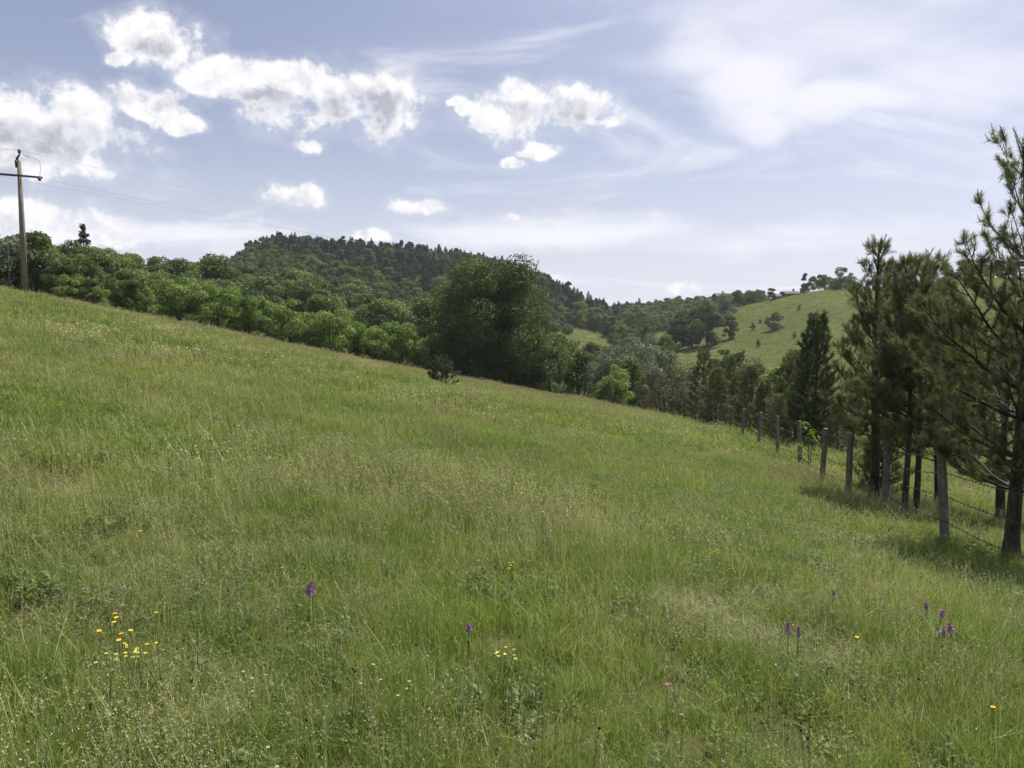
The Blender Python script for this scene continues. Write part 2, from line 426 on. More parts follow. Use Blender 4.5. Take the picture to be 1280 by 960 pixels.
def grass_mat(name, green, dry, trans=.35, rnd=.5):
    """blades: drifts of fresh and dry grass across the hillside, mixed by world position"""
    m, t, out = new_mat(name)
    g = t.n('ShaderNodeNewGeometry'); P = g.outputs['Position']; info = t.n('ShaderNodeObjectInfo')
    a = t.noise(P, .16, 3, .55).outputs[0]; b = t.noise(P, 1.1, 4, .6).outputs[0]
    sp = t.n('ShaderNodeSeparateXYZ', inp={0: P})
    dist = t.vm('LENGTH', P)
    # the driest, palest grass stands on the brow of the hill
    brow = t.math('ADD', sp.outputs[1], t.math('MULTIPLY', sp.outputs[0], -.42))
    drybelt = t.math('MULTIPLY', t.math('MULTIPLY', t.smooth(brow, 60, 80), t.smooth(sp.outputs[1], 104, 122, 1.0, 0.12)), t.smooth(a, .30, .62, .60, .95))
    f = t.smooth(t.math('MULTIPLY_ADD', b, .55, t.math('MULTIPLY', a, .75)), .55, .85)
    f = t.math('MULTIPLY_ADD', t.math('SUBTRACT', g.outputs['Random Per Island'], .5), rnd, f)
    f = t.math('MULTIPLY', f, .75, clamp=True)
    col = t.mix(t.math('MULTIPLY', drybelt, .85), t.mix(f, green, dry), (.245, .200, .115))
    v = t.math('MULTIPLY_ADD', t.noise(P, .35, 3, .6).outputs[0], .8, .6)
    v = t.math('MULTIPLY', v, t.math('MULTIPLY_ADD', g.outputs['Random Per Island'], .8, .6))
    v = t.math('MULTIPLY', v, 1.22)
    col = t.n('ShaderNodeVectorMath', operation='SCALE', inp={0: col, 'Scale': v}).outputs[0]
    df = t.n('ShaderNodeBsdfDiffuse', inp={0: col})
    tc = t.n('ShaderNodeVectorMath', operation='MULTIPLY', inp={0: col, 1: (1.15, 1.2, .75)}).outputs[0]
    tr = t.n('ShaderNodeBsdfTranslucent', inp={0: tc})
    mx = t.n('ShaderNodeMixShader', inp={0: trans, 1: df.outputs[0], 2: tr.outputs[0]})
    gl = t.n('ShaderNodeBsdfGlossy', inp={'Color': (1, 1, 1, 1), 'Roughness': .55})
    mx2 = t.n('ShaderNodeMixShader', inp={0: .018, 1: mx.outputs[0], 2: gl.outputs[0]})
    t.L.new(mx2.outputs[0], out.inputs[0]); return m


def ground_mat():
    m, t, out = new_mat('meadow_soil_and_grass')
    g = t.n('ShaderNodeNewGeometry'); P = g.outputs['Position']
    at_ = t.n('ShaderNodeAttribute', attribute_name='woods').outputs['Fac']
    far = t.n('ShaderNodeAttribute', attribute_name='far').outputs['Fac']
    a = t.noise(P, .03, 4, .6).outputs[0]; b = t.noise(P, .35, 5, .65).outputs[0]; c = t.noise(P, 3.0, 4, .6).outputs[0]
    near = t.mix(t.smooth(c, .35, .7), (.048, .058, .020), (.085, .085, .034))
    mead = t.mix(t.smooth(t.math('MULTIPLY_ADD', b, .6, a), .62, .95), (.076, .100, .034), (.125, .122, .055))
    st = t.n('ShaderNodeMapping', inp={'Vector': P, 'Rotation': (0, 0, RAD(20)), 'Scale': (.02, .14, .14)}).outputs[0]
    mead = t.mix(t.smooth(t.noise(st, 1.0, 4, .6).outputs[0], .52, .72, 0, .55), mead, (.145, .130, .07))
    mead = t.mix(t.smooth(c, .45, .75, 0, .45), mead, (.055, .075, .024))
    mead = t.mix(t.smooth(t.noise(P, .12, 5, .7).outputs[0], .52, .68, 0, .6), mead, (.060, .080, .028))
    mead = t.mix(t.smooth(t.noise(P, .9, 3, .7).outputs[0], .60, .70, 0, .5), mead, (.150, .135, .075))
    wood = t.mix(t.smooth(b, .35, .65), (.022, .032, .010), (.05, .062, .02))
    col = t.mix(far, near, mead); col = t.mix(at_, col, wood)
    bs = t.n('ShaderNodeBsdfDiffuse', inp={0: col})
    bp = t.n('ShaderNodeBump', inp={'Height': b, 'Strength': .5, 'Distance': .6}); t.L.new(bp.outputs[0], bs.inputs['Normal'])
    t.L.new(bs.outputs[0], out.inputs[0]); return m


M = {}
M['ground'] = ground_mat()
M['grass'] = grass_mat('grass_blades', (.142, .207, .038), (.250, .242, .092), .44)
M['straw'] = grass_mat('dry_grass_stalks', (.27, .27, .13), (.38, .35, .20), .25, .3)
M['forb'] = leaf_mat('meadow_leaves', (.100, .150, .036), (.165, .215, .070), .4, 1.2, .5, None, .02)
M['needle'] = leaf_mat('pine_needles', (.092, .115, .056), (.21, .228, .13), .36, 3.0, .2, (1.2, 1.2, .6))
M['needle_dark'] = leaf_mat('dark_pine_needles', (.066, .092, .042), (.145, .168, .080), .32, .8, .35, (1.1, 1.2, .7))
M['stem'] = leaf_mat('flower_stems', (.13, .18, .06), (.19, .23, .09), .2, 5, .3, None, .02)
M['candle'] = leaf_mat('pine_candles', (.15, .16, .10), (.22, .21, .13), .15, 4, .2)
M['hillpine'] = leaf_mat('hill_pine_needles', (.026, .041, .024), (.054, .068, .036), .22, .3, .4, (1.1, 1.2, .7))
M['oak'] = leaf_mat('oak_leaves', (.048, .080, .018), (.108, .158, .034), .38, .5, .2)
M['broad'] = leaf_mat('broad_leaves', (.074, .118, .028), (.170, .215, .056), .40, .12, .6)
M['dark'] = leaf_mat('dark_broad_leaves', (.048, .080, .022), (.112, .148, .042), .34, .15, .6)
M['bush'] = leaf_mat('light_bush_leaves', (.13, .205, .044), (.215, .285, .075), .38, .3, .4)
M['willow'] = leaf_mat('willow_leaves', (.105, .135, .075), (.20, .23, .145), .3, .5, .3, (1.1, 1.15, .8))
M['brown'] = leaf_mat('drab_shrub_leaves', (.085, .090, .044), (.135, .130, .070), .3, .6, .4)
M['lime'] = leaf_mat('bright_sapling_leaves', (.13, .21, .03), (.20, .28, .05), .42, 2, .2)
M['bark_pine'] = bark_mat('pine_bark', (.024, .019, .015), (.11, .088, .07), 14)
M['bark'] = bark_mat('tree_bark', (.035, .030, .024), (.10, .088, .07), 8)
M['concrete'] = bark_mat('weathered_concrete', (.11, .102, .09), (.26, .24, .21), 10, 1.0, .3)
M['wood_pole'] = bark_mat('grey_weathered_timber', (.15, .125, .10), (.29, .25, .20), 12, .08, .3)
M['metal'] = plain_mat('dark_steel', (.06, .06, .062), .55, 20, .3, .4)
M['rust'] = plain_mat('rusty_wire', (.055, .045, .038), .7, 30, .4, .3)
M['glassy'] = plain_mat('brown_glazed_ceramic', (.05, .04, .04), .3)
M['wire'] = plain_mat('aluminium_cable', (.16, .16, .17), .5)

# ------------------------------------------------------------------ ground sheet
# patches of open grass among the far woods, as (column, depth, column half width, depth half width)
OPEN = [(728, 345, 46, 60), (885, 285, 52, 60), (830, 330, 26, 30), (790, 400, 24, 26),  (985, 300, 130, 110), (1150, 290, 170, 130), (1040, 330, 60, 90), (860, 235, 40, 22), (905, 250, 40, 40), (845, 375, 38, 30), (272, 300, 22, 22), (368, 300, 9, 14), (1100, 120, 120, 70), (1010, 170, 60, 50), (880, 300, 20, 20)]


def open_mask(x, y):
    px = 640 + F * x / np.maximum(y, 1.0); v = np.zeros_like(x)
    for c, Y, a, b in OPEN: v = np.maximum(v, 1.25 - np.hypot((px - c) / a, (y - Y) / b))
    v = v + (vnoise(x / 6, y / 6, 7) - .5) * .4
    return np.where(y > 20, v, 0)


def build_ground():
    az = np.concatenate([np.linspace(-RAD(50), RAD(50), 501), np.linspace(RAD(50), RAD(310), 105)[1:-1]])
    r = np.concatenate([np.linspace(.4, 10, 40), np.geomspace(10.3, 700, 170), np.geomspace(760, 3000, 9)])
    A, R = np.meshgrid(az, r, indexing='ij'); x, y = R * np.sin(A), R * np.cos(A)
    z = height(x, y); n, k = A.shape
    V = np.stack([x, y, z], -1).reshape(-1, 3)
    i, j = np.meshgrid(np.arange(n), np.arange(k - 1), indexing='ij'); i2 = (i + 1) % n
    Q = np.stack([i * k + j, i * k + j + 1, i2 * k + j + 1, i2 * k + j], -1).reshape(-1, 4)
    V = np.vstack([V, [[0, 0, hz(0, 0)]]]); T = np.stack([np.arange(n) * k, ((np.arange(n) + 1) % n) * k, np.full(n, n * k)], -1)
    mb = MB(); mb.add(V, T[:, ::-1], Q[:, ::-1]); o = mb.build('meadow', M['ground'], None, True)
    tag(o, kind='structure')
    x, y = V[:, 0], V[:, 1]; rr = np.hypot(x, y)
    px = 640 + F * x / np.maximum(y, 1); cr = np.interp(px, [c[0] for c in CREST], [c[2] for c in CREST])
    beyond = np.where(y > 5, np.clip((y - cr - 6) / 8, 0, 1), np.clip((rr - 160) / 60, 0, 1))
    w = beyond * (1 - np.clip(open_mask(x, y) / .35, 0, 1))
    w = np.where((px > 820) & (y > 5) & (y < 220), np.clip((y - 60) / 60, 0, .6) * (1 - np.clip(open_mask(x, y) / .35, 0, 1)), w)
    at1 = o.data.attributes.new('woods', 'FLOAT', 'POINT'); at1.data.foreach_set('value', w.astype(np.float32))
    at2 = o.data.attributes.new('far', 'FLOAT', 'POINT'); at2.data.foreach_set('value', np.clip((rr - 60) / 40, 0, 1).astype(np.float32))


build_ground()


# ------------------------------------------------------------------ instancing for grass and other uncountable cover
def scatter(name, P, rot, scl, idx, meshes, proto_name, kind='stuff'):
    c = bpy.data.collections.new(proto_name + '_kinds')
    for i, me in enumerate(meshes):
        o = bpy.data.objects.new('%s.%03d' % (proto_name, i), me); c.objects.link(o)
    me = bpy.data.meshes.new(name); n = len(P)
    me.vertices.add(n); me.vertices.foreach_set('co', np.asarray(P, np.float32).ravel())
    a = me.attributes.new('turn', 'FLOAT_VECTOR', 'POINT'); a.data.foreach_set('vector', np.asarray(rot, np.float32).ravel())
    a = me.attributes.new('size', 'FLOAT', 'POINT'); a.data.foreach_set('value', np.asarray(scl, np.float32))
    a = me.attributes.new('sort', 'INT', 'POINT'); a.data.foreach_set('value', np.asarray(idx, np.int32))
    o = bpy.data.objects.new(name, me); COL.objects.link(o); tag(o, kind=kind)
    ng = bpy.data.node_groups.new(name + '_scatter', 'GeometryNodeTree')
    ng.interface.new_socket('Geometry', in_out='INPUT', socket_type='NodeSocketGeometry')
    ng.interface.new_socket('Geometry', in_out='OUTPUT', socket_type='NodeSocketGeometry')
    t = NT(ng); gi = t.n('NodeGroupInput'); go = t.n('NodeGroupOutput')
    mp = t.n('GeometryNodeMeshToPoints'); t.L.new(gi.outputs[0], mp.inputs[0])
    ci = t.n('GeometryNodeCollectionInfo'); ci.inputs[0].default_value = c; ci.inputs[1].default_value = True; ci.inputs[2].default_value = True
    ip = t.n('GeometryNodeInstanceOnPoints'); ip.inputs['Pick Instance'].default_value = True
    t.L.new(mp.outputs[0], ip.inputs['Points']); t.L.new(ci.outputs[0], ip.inputs['Instance'])
    def na(nm, ty):
        q = t.n('GeometryNodeInputNamedAttribute', data_type=ty); q.inputs[0].default_value = nm; return q.outputs[0]
    t.L.new(na('sort', 'INT'), ip.inputs['Instance Index'])
    t.L.new(na('turn', 'FLOAT_VECTOR'), ip.inputs['Rotation']); t.L.new(na('size', 'FLOAT'), ip.inputs['Scale'])
    t.L.new(ip.outputs[0], go.inputs[0])
    md = o.modifiers.new('scatter', 'NODES'); md.node_group = ng
    return o


def blades(mb, rng, n, R, h0, h1, w, lean=.45, m=0, flop=.0):
    """curved tapering grass blades"""
    rr = R * np.sqrt(rng.random(n)); th = rng.random(n) * 6.283
    B = np.stack([rr * np.cos(th), rr * np.sin(th), np.full(n, -.03)], -1)
    h = rng.uniform(h0, h1, n) * (1 - .25 * (rr / R))
    ph = rng.random(n) * 6.283; ln = np.abs(rng.normal(0, lean, n)) + flop * rng.random(n)
    d = np.stack([np.cos(ph), np.sin(ph), np.zeros(n)], -1)
    ps = ph + rng.normal(1.57, .7, n); s = np.stack([np.cos(ps), np.sin(ps), np.zeros(n)], -1)
    ww = (w * rng.uniform(.6, 1.3, n))[:, None]
    up = np.array([0, 0, 1.0]); hh = h[:, None]; lh = (ln * h)[:, None]
    p1 = B + up * hh * .5 + d * lh * .22; p2 = B + up * hh * (1 - .22 * np.minimum(ln, 2)[:, None]) + d * lh * .9
    V = np.stack([B - s * ww * .5, B + s * ww * .5, p1 - s * ww * .42, p1 + s * ww * .42, p2], 1).reshape(-1, 3)
    o = np.arange(n)[:, None] * 5
    mb.add(V, o + np.array([[2, 3, 4]]), o + np.array([[0, 1, 3, 2]]), m)


def stalks(mb, rng, n, R, h0, h1, w, m=1, head=.10, hw=.008, hs=10):
    """thin flowering stems with a loose seed head"""
    for _ in range(n):
        a = rng.random() * 6.283; r = R * math.sqrt(rng.random()); h = rng.uniform(h0, h1)
        b = np.array([r * math.cos(a), r * math.sin(a), 0]); ph = rng.random() * 6.283; ln = abs(rng.normal(0, .3)) * h
        d = np.array([math.cos(ph), math.sin(ph), 0]); s = np.array([-d[1], d[0], 0]) * w * .5
        P = [b, b + [0, 0, h * .55] + d * ln * .3, b + [0, 0, h] + d * ln]
        V = [P[0] - s, P[0] + s, P[1] - s, P[1] + s, P[2] - s * .6, P[2] + s * .6]
        mb.add(V, None, [(0, 1, 3, 2), (2, 3, 5, 4)], m)
        ax = unit(P[2] - P[1]); t = rng.random(hs); C = P[2] - ax * (t * head)[:, None] + rng.normal(0, hw * .9, (hs, 3))
        mb.leaves(C, unit(rng.normal(size=(hs, 3))), hw * rng.uniform(.8, 1.8, hs), rng, .5, m)


def forb(mb, rng, n, R, h, ls, m=2):
    """small broad leaved herbs"""
    for _ in range(n):
        a = rng.random() * 6.283; r = R * math.sqrt(rng.random()); b = np.array([r * math.cos(a), r * math.sin(a), 0]); hh = h * rng.uniform(.5, 1.1)
        k = rng.integers(7, 13); zz = np.linspace(.25, 1, k) * hh; ph = np.arange(k) * 2.4 + rng.random() * 6
        L = ls * rng.uniform(.7, 1.2, k) * np.linspace(1.1, .6, k)
        d = np.stack([np.cos(ph), np.sin(ph), rng.uniform(.1, .7, k)], -1); d = unit(d)
        C = b + np.stack([np.zeros(k), np.zeros(k), zz], -1) + d * L[:, None] * .55
        side = unit(np.cross(d, [0, 0, 1.0])); N = unit(np.cross(side, d))
        V = np.stack([C - d * L[:, None] * .5, C + side * L[:, None] * .2, C + d * L[:, None] * .5, C - side * L[:, None] * .2], 1).reshape(-1, 3)
        mb.add(V, None, np.arange(k * 4).reshape(-1, 4), m)
        mb.tube([b, b + [0, 0, hh]], [.0015, .001], 3, False, m)


def make_tufts(seed, R, nb, h, w, lod):
    rng = np.random.default_rng(seed); out = []
    GM = [M['grass'], M['straw'], M['forb']]
    for v in range(13):
        mb = MB()
        if v < 6:      # fine green grass, with some stalks
            blades(mb, rng, nb, R, h * .4, h * rng.uniform(.85, 1.15), w, .38, 0, .25)
            blades(mb, rng, nb // 9, R, h * .4, h, w * .8, .7, 1, .5)
            stalks(mb, rng, [3, 6, 2, 9, 4, 5][v] if lod < 2 else 5, R, h * .8, h * 1.35, w * .5, 1, .08 * (1 + lod * .3), w * 1.6, 9 if lod == 0 else 5)
        elif v == 6:   # dry matted grass
            blades(mb, rng, nb // 2, R, h * .3, h * .8, w, .9, 0, .8); blades(mb, rng, nb // 2, R, h * .4, h * .9, w * .8, 1.2, 1, 1.0)
            stalks(mb, rng, 9, R, h * .7, h * 1.3, w * .5, 1, .10, w * 1.7, 8)
        elif v == 7:   # coarse lush tussock
            blades(mb, rng, int(nb * .8), R * .8, h * .5, h * 1.15, w * 1.5, .45, 0, .4); blades(mb, rng, nb // 3, R, h * .3, h * .6, w, .6, 0, .4)
        elif v == 10:  # tall grass in flower, tan panicles above green blades
            blades(mb, rng, int(nb * .6), R, h * .4, h, w, .4, 0, .3); stalks(mb, rng, 14, R, h * .9, h * 1.5, w * .6, 1, .13 * (1 + lod * .3), w * 2.2, 14)
        elif v == 11:  # broad leaved rosettes and clover
            blades(mb, rng, nb // 3, R, h * .3, h * .7, w, .5, 0, .5); forb(mb, rng, 7, R, h * .45, .075 * (1 + lod * .5)); forb(mb, rng, 12, R, h * .6, .028 * (1 + lod * .6))
        elif v == 12:  # broad arching blades
            blades(mb, rng, nb // 4, R, h * .5, h * 1.05, w * 1.7, .6, 0, .5); blades(mb, rng, nb // 2, R, h * .3, h * .8, w, .5, 0, .4)
        else:          # herbs among grass
            blades(mb, rng, nb // 2, R, h * .3, h * .8, w, .5, 0, .5); forb(mb, rng, 9 if lod == 0 else 12, R, h * .75, (.045 if v == 8 else .03) * (1 + lod * .6))
        out.append(mb.mesh('grass_tuft', GM))
    return out


def grass_field():
    rng = np.random.default_rng(11)
    def ring(y0, y1, dens, margin=3.0):
        n = int(dens * (y1 - y0) * (1.55 * y1 + 2 * margin)); y = rng.uniform(y0, y1, n); x = rng.uniform(-.775 * y1 - margin, .775 * y1 + margin, n)
        k = np.abs(x) < .70 * y + margin; return x[k], y[k]
    specs = [('meadow_grass', 1.2, 8.5, 42, .22, 180, .285, .0036, 0), ('meadow_grass', 7.5, 24, 15, .36, 170, .31, .0072, 1), ('meadow_grass', 22, 104, 2.6, .85, 200, .33, .020, 2)]
    for k, (nm, y0, y1, dens, R, nb, h, w, lod) in enumerate(specs):
        x, y = ring(y0, y1, dens)
        px = 640 + F * x / np.maximum(y, 1); cr = np.interp(px, [c[0] for c in CREST], [c[2] for c in CREST]) + 8
        keep = y < np.where(px > 850, 62, cr); x, y = x[keep], y[keep]
        z = height(x, y); n = len(x)
        a = vnoise(x / 1.7, y / 1.7, 21) * .6 + vnoise(x / 5, y / 5, 22) * .4; b = vnoise(x / 1.1, y / 1.1, 23) * .5 + rng.random(n) * .5
        idx = rng.integers(0, 6, n); idx = np.where((a > .74) & (b > .45), 6, idx); idx = np.where((a < .36) & (b > .4), 7, idx); idx = np.where(rng.random(n) * .7 + b * .3 > .72, rng.integers(8, 10, n), idx); c = vnoise(x / 2.4, y / 2.4, 29) * .6 + rng.random(n) * .4; idx = np.where(c > .74, 10, idx); idx = np.where(rng.random(n) < .035, 11, idx); idx = np.where(rng.random(n) < .10, 12, idx)
        tall = .62 + .45 * vnoise(x / 3.1, y / 3.1, 25) + .25 * vnoise(x / .8, y / .8, 26)
        rot = np.stack([rng.normal(0, .06, n), rng.normal(0, .06, n), rng.random(n) * 6.283], -1)
        scatter(nm, np.stack([x, y, z], -1), rot, tall * rng.uniform(.8, 1.15, n), idx, make_tufts(31 + k, R, nb, h, w, lod), 'grass_tuft')


grass_field()


def pasture():
    rng = np.random.default_rng(17); n = 30000
    y = rng.uniform(60, 410, n); px = rng.uniform(690, 1420, n); keep = rng.random(n) < y / 410; y, px = y[keep], px[keep]
    x = (px - 640) / F * y; k = (open_mask(x, y) > .25) & (x > 9); x, y = x[k], y[k]; n = len(x)
    a = vnoise(x / 9, y / 9, 41); idx = np.where(a > .55, 0, rng.integers(0, 6, n)); idx = np.where(a < .35, 7, idx)
    rot = np.stack([np.zeros(n), np.zeros(n), rng.random(n) * 6.283], -1)
    scatter('pasture_grass', np.stack([x, y, height(x, y)], -1), rot, rng.uniform(.8, 1.5, n) * (.7 + .6 * a), idx, make_tufts(61, 1.0, 110, .36, .035, 2), 'pasture_tuft')


pasture()


# ------------------------------------------------------------------ trees
def needles(mb, P0, P1, k, L, w, rng, spread=.75, m=0):
    """k needles round each shoot P0..P1"""
    S = len(P0); ax = unit(P1 - P0); up = np.where(np.abs(ax[:, 2:3]) > .9, np.array([[1., 0, 0]]), np.array([[0, 0, 1.]]))
    a = unit(np.cross(ax, up)); b = np.cross(ax, a)
    t = rng.random((S, k)) ** .8; ph = rng.random((S, k)) * 6.283; th = rng.normal(spread, .2, (S, k))
    base = P0[:, None] + (P1 - P0)[:, None] * t[..., None]
    rad = a[:, None] * np.cos(ph)[..., None] + b[:, None] * np.sin(ph)[..., None]
    d = ax[:, None] * np.cos(th)[..., None] + rad * np.sin(th)[..., None]
    tip = base + d * (L * rng.uniform(.7, 1.15, (S, k)))[..., None]
    s = unit(np.cross(d, rng.normal(size=(S, k, 3)))) * w * .5
    V = np.stack([base - s, base + s, tip], 2).reshape(-1, 3)
    mb.add(V, np.arange(S * k * 3).reshape(-1, 3), None, m)


def pine_branch(rng, L, elev, rad0, dens, nk, nl, nw, candle):
    """one whorl branch along +X: wood and needles"""
    wood, fol = MB(), MB(); n = 7; s = np.linspace(0, 1, n)
    el = elev + (s - .2) * .55; step = L / (n - 1); P = np.zeros((n, 3)); wob = rng.normal(0, .10, n)
    for i in range(1, n): P[i] = P[i - 1] + step * np.array([math.cos(el[i]) * math.cos(wob[i]), math.cos(el[i]) * math.sin(wob[i]), math.sin(el[i])])
    wood.tube(P, rad0 * (1 - .8 * s), 5)
    def pt(q): return np.array([np.interp(q, s, P[:, c]) for c in range(3)])
    A, B = [], []
    def shoot(p, d, l):
        A.append(p); B.append(p + d * l)
    cnt = max(3, int(L * dens)); side = 1
    for i in range(cnt):
        q = .22 + .76 * (i + rng.random()) / cnt; p = pt(q); ax = unit(pt(min(1, q + .05)) - pt(q - .05)); side = -side
        az = side * rng.uniform(.6, 1.0); la = (.36 * L * (1 - q) + .16) * rng.uniform(.7, 1.2)
        r = np.array([-ax[1], ax[0], 0.]); r = unit(r); d = unit(ax * math.cos(az) + r * math.sin(az) + np.array([0, 0, rng.uniform(-.15, .5)]))
        e = p + d * la; mid = p + d * la * .5 + np.array([0, 0, -.02]); e = e + np.array([0, 0, la * .15])
        wood.tube([p, mid, e], [rad0 * .32, rad0 * .25, rad0 * .12], 3, False)
        d2 = unit(e - mid); shoot(mid, d2, la * .5 + .05)
        if la > .28: shoot(p + d * la * .15, d, la * .4)
        for _ in range(4 if la > .25 else 2):
            g = unit(d2 + rng.normal(0, .55, 3) + np.array([0, 0, .35])); shoot(mid + (e - mid) * rng.random(), g, rng.uniform(.10, .22))
    tipd = unit(P[-1] - P[-2]); shoot(P[-1] - tipd * L * .25, tipd, L * .25 + .1)
    for _ in range(3): shoot(P[-1], unit(tipd + rng.normal(0, .45, 3)), rng.uniform(.1, .2))
    A, B = np.array(A), np.array(B); needles(fol, A, B, nk, nl, nw, rng)
    if candle:
        k = rng.random(len(A)) < candle; c0 = B[k]
        dd = unit(unit(B[k] - A[k]) * .5 + np.array([0, 0, .8])); ln = rng.uniform(.06, .13, len(c0))[:, None]
        for p, d, l in zip(c0, dd, ln): fol.tube([p, p + d * l[0]], [.007, .004], 4, True, 1)
    return wood, fol


def near_pine(label, x, y, H, cb, spread, seed, lean=(0, 0), tr=.10, top=1.0, skip=None, dens=9, nk=54, gap=.42, rz=0.0, twin=None, tpow=.75, ztop=None, bare=0.0):
    """pine close to the fence: trunk, and every whorl branch with its own needles"""
    rng = np.random.default_rng(seed); r_ = random.Random(seed)
    z0 = hz(x, y) - .1; root = empty('pine_tree', (x, y, z0), rz, 1.0, label, 'pine tree', 'pines along the fence')
    def axis(t): return np.array([lean[0] * t * H * t + .05 * math.sin(5 * t + seed), lean[1] * t * H * t + .04 * math.sin(4 * t + 2 * seed), t * H])
    tt = np.linspace(0, 1, 14); mb = MB(); Pt = np.array([axis(q) for q in tt])
    R = tr * (1 - .92 * tt ** .9) + .012; R[0] *= 1.3; mb.tube(Pt, R, 10)
    tg = MB(); needles(tg, Pt[-1:] - [0, 0, .9], Pt[-1:] + [0, 0, .1], int(300 * top), .10, .006, rng, .5)
    for k in range(int(13 * top)):
        a = k * 2.4; q = Pt[-1] - [0, 0, .62 * (k / 13)]; d = unit(np.array([math.cos(a) * .42, math.sin(a) * .42, 1])); ln = .30 + .16 * rng.random()
        needles(tg, q[None], (q + d * ln)[None], 70, .085, .006, rng, .45); tg.tube([q, q + d * ln], [.011, .006], 4, True, 1)
    part('trunk', mb.mesh('trunk', M['bark_pine'], True), root)
    part('leader_needles', tg.mesh('leader_needles', [M['needle'], M['candle']]), root)
    z = cb
    pool = {}
    while z < H * .965:
        t = (z - cb) / (H - cb); L0 = spread * (1 - t) ** tpow * (.62 + .38 * min(1, t * 6)) + .30
        nb = r_.choice([4, 5, 5]) if t < .8 else 4
        a0 = r_.random() * 6.283
        for k in range(nb):
            a = a0 + k / nb * 6.283 + r_.uniform(-.3, .3); L = L0 * r_.uniform(.72, 1.15)
            if skip and skip(z, a, L): continue
            el = .30 + .62 * t + r_.uniform(-.14, .14)
            wood, fol = pine_branch(rng, L, el, max(.008, .030 * L / 1.6), dens * (1 - bare * t), int(nk * (1 - .5 * bare * t)), .105, .0058, .25 + .4 * t)
            p = axis(z / H); br = part('branch', wood.mesh('branch', M['bark_pine'], True), root)
            br.location = tuple(p); br.rotation_euler = (r_.uniform(-.3, .3), 0, a)
            part('needles', fol.mesh('needles', [M['needle'], M['candle']]), br)
        z += gap * r_.uniform(.8, 1.2) * (1 + .25 * t)
    return root


def pine_proto(seed, H, cb, spread, dens, nk, nl, nw, mat, gap=.5, tr=.1, tpow=.8):
    rng = np.random.default_rng(seed); r_ = random.Random(seed); wd, fl = MB(), MB()
    tt = np.linspace(0, 1, 9); Pt = np.stack([.06 * np.sin(4 * tt + seed), .06 * np.cos(5 * tt + seed), tt * H], -1); wd.tube(Pt, tr * (1 - .9 * tt) + .01, 7)
    z = cb
    needles(fl, Pt[-1:] - [0, 0, .7], Pt[-1:] + [0, 0, .1], nk * 3, nl, nw, rng, .45)
    while z < H * .97:
        t = (z - cb) / (H - cb); L0 = spread * (1 - t) ** tpow * (.7 + .3 * min(1, t * 5)) + .28; nb = 5; a0 = r_.random() * 6.28
        for k in range(nb):
            a = a0 + k / nb * 6.283 + r_.uniform(-.3, .3); L = L0 * r_.uniform(.7, 1.15)
            w, f = pine_branch(rng, L, .12 + .8 * t, .02, dens, nk, nl, nw, 0)
            ca, sa = math.cos(a), math.sin(a); Rm = np.array([[ca, -sa, 0], [sa, ca, 0], [0, 0, 1]])
            for src, dst in ((w, wd), (f, fl)):
                for V in src.V: V[:] = V @ Rm.T + [0, 0, z]
                dst.add(np.concatenate(src.V), np.concatenate(src.T) if src.T else None, np.concatenate(src.Q) if src.Q else None)
        z += gap * r_.uniform(.8, 1.2)
    return wd.mesh('trunk', M['bark_pine'], True), fl.mesh('crown', mat)


def crown_leaves(rng, lobes, n, size, shell=.55):
    """leaf positions and normals spread through a cloud of lobes"""
    vol = np.array([l[3] * l[4] * l[5] for l in lobes]) ** .72; pick = rng.choice(len(lobes), n, p=vol / vol.sum()); L = np.array(lobes)[pick]
    d = unit(rng.normal(size=(n, 3))); rr = (shell + (1 - shell) * rng.random(n) ** .6)[:, None] * (1 + rng.normal(0, .10, (n, 1)))
    C = L[:, :3] + d * L[:, 3:6] * rr
    N = unit(d + rng.normal(0, .75, (n, 3)) + np.array([0, 0, .25]))
    return C, N, size * rng.uniform(.6, 1.35, n)


def broadleaf_proto(seed, H, W, n, size, mat, cb=.12, lobes=26, trunk=.16, form='round', stems=1, shell=.62):
    rng = np.random.default_rng(seed); LB = []
    for i in range(lobes):
        t = rng.random(); a = rng.random() * 6.283
        prof = {'round': math.sin(math.pi * (.12 + .80 * t)) ** .7, 'oval': math.sin(math.pi * (.16 + .76 * t)) ** .8, 'cone': (1 - t) ** .8 + .08, 'bush': (1 - t * t) ** .5, 'wide': math.sin(math.pi * (.3 + .6 * t))}[form]
        r = W * .5 * prof * math.sqrt(rng.uniform(.15, 1)) * .82; s = W * rng.uniform(.08, .19) * (1.0 if form != 'cone' else .6 + .6 * (1 - t))
        LB.append((r * math.cos(a), r * math.sin(a), H * (cb + (1 - cb) * t * .93), s * 1.1, s * 1.1, s * rng.uniform(.65, 1.0)))
    C, N, S = crown_leaves(rng, LB, n, size, shell)
    C[:, 2] = np.maximum(C[:, 2], .05 * H * rng.random(n)); fl = MB(); fl.leaves(C, N, S, rng, .7)
    wd = MB()
    for k in range(stems):
        b = np.array([rng.normal(0, .04 * W), rng.normal(0, .04 * W), 0]) * (stems > 1); e = b * 3 + np.array([rng.normal(0, .06 * W), rng.normal(0, .06 * W), H * .82])
        m1 = (b + e) / 2 + rng.normal(0, .03 * W, 3) * [1, 1, 0]; wd.tube([b - [0, 0, .3], b + (m1 - b) * .5, m1, e], np.array([1.15, .85, .55, .12]) * trunk, 7)
        for j in range(7):
            lb = LB[rng.integers(len(LB))]; q = rng.uniform(.2, .75); p = b + (e - b) * q; tip = np.array(lb[:3])
            if tip[2] < p[2]: continue
            wd.tube([p, (p + tip) / 2 + [0, 0, -.03 * H], tip], np.array([.42, .28, .08]) * trunk * (1 - q * .5), 5)
    return wd.mesh('trunk', M['bark'], True), fl.mesh('crown', mat)


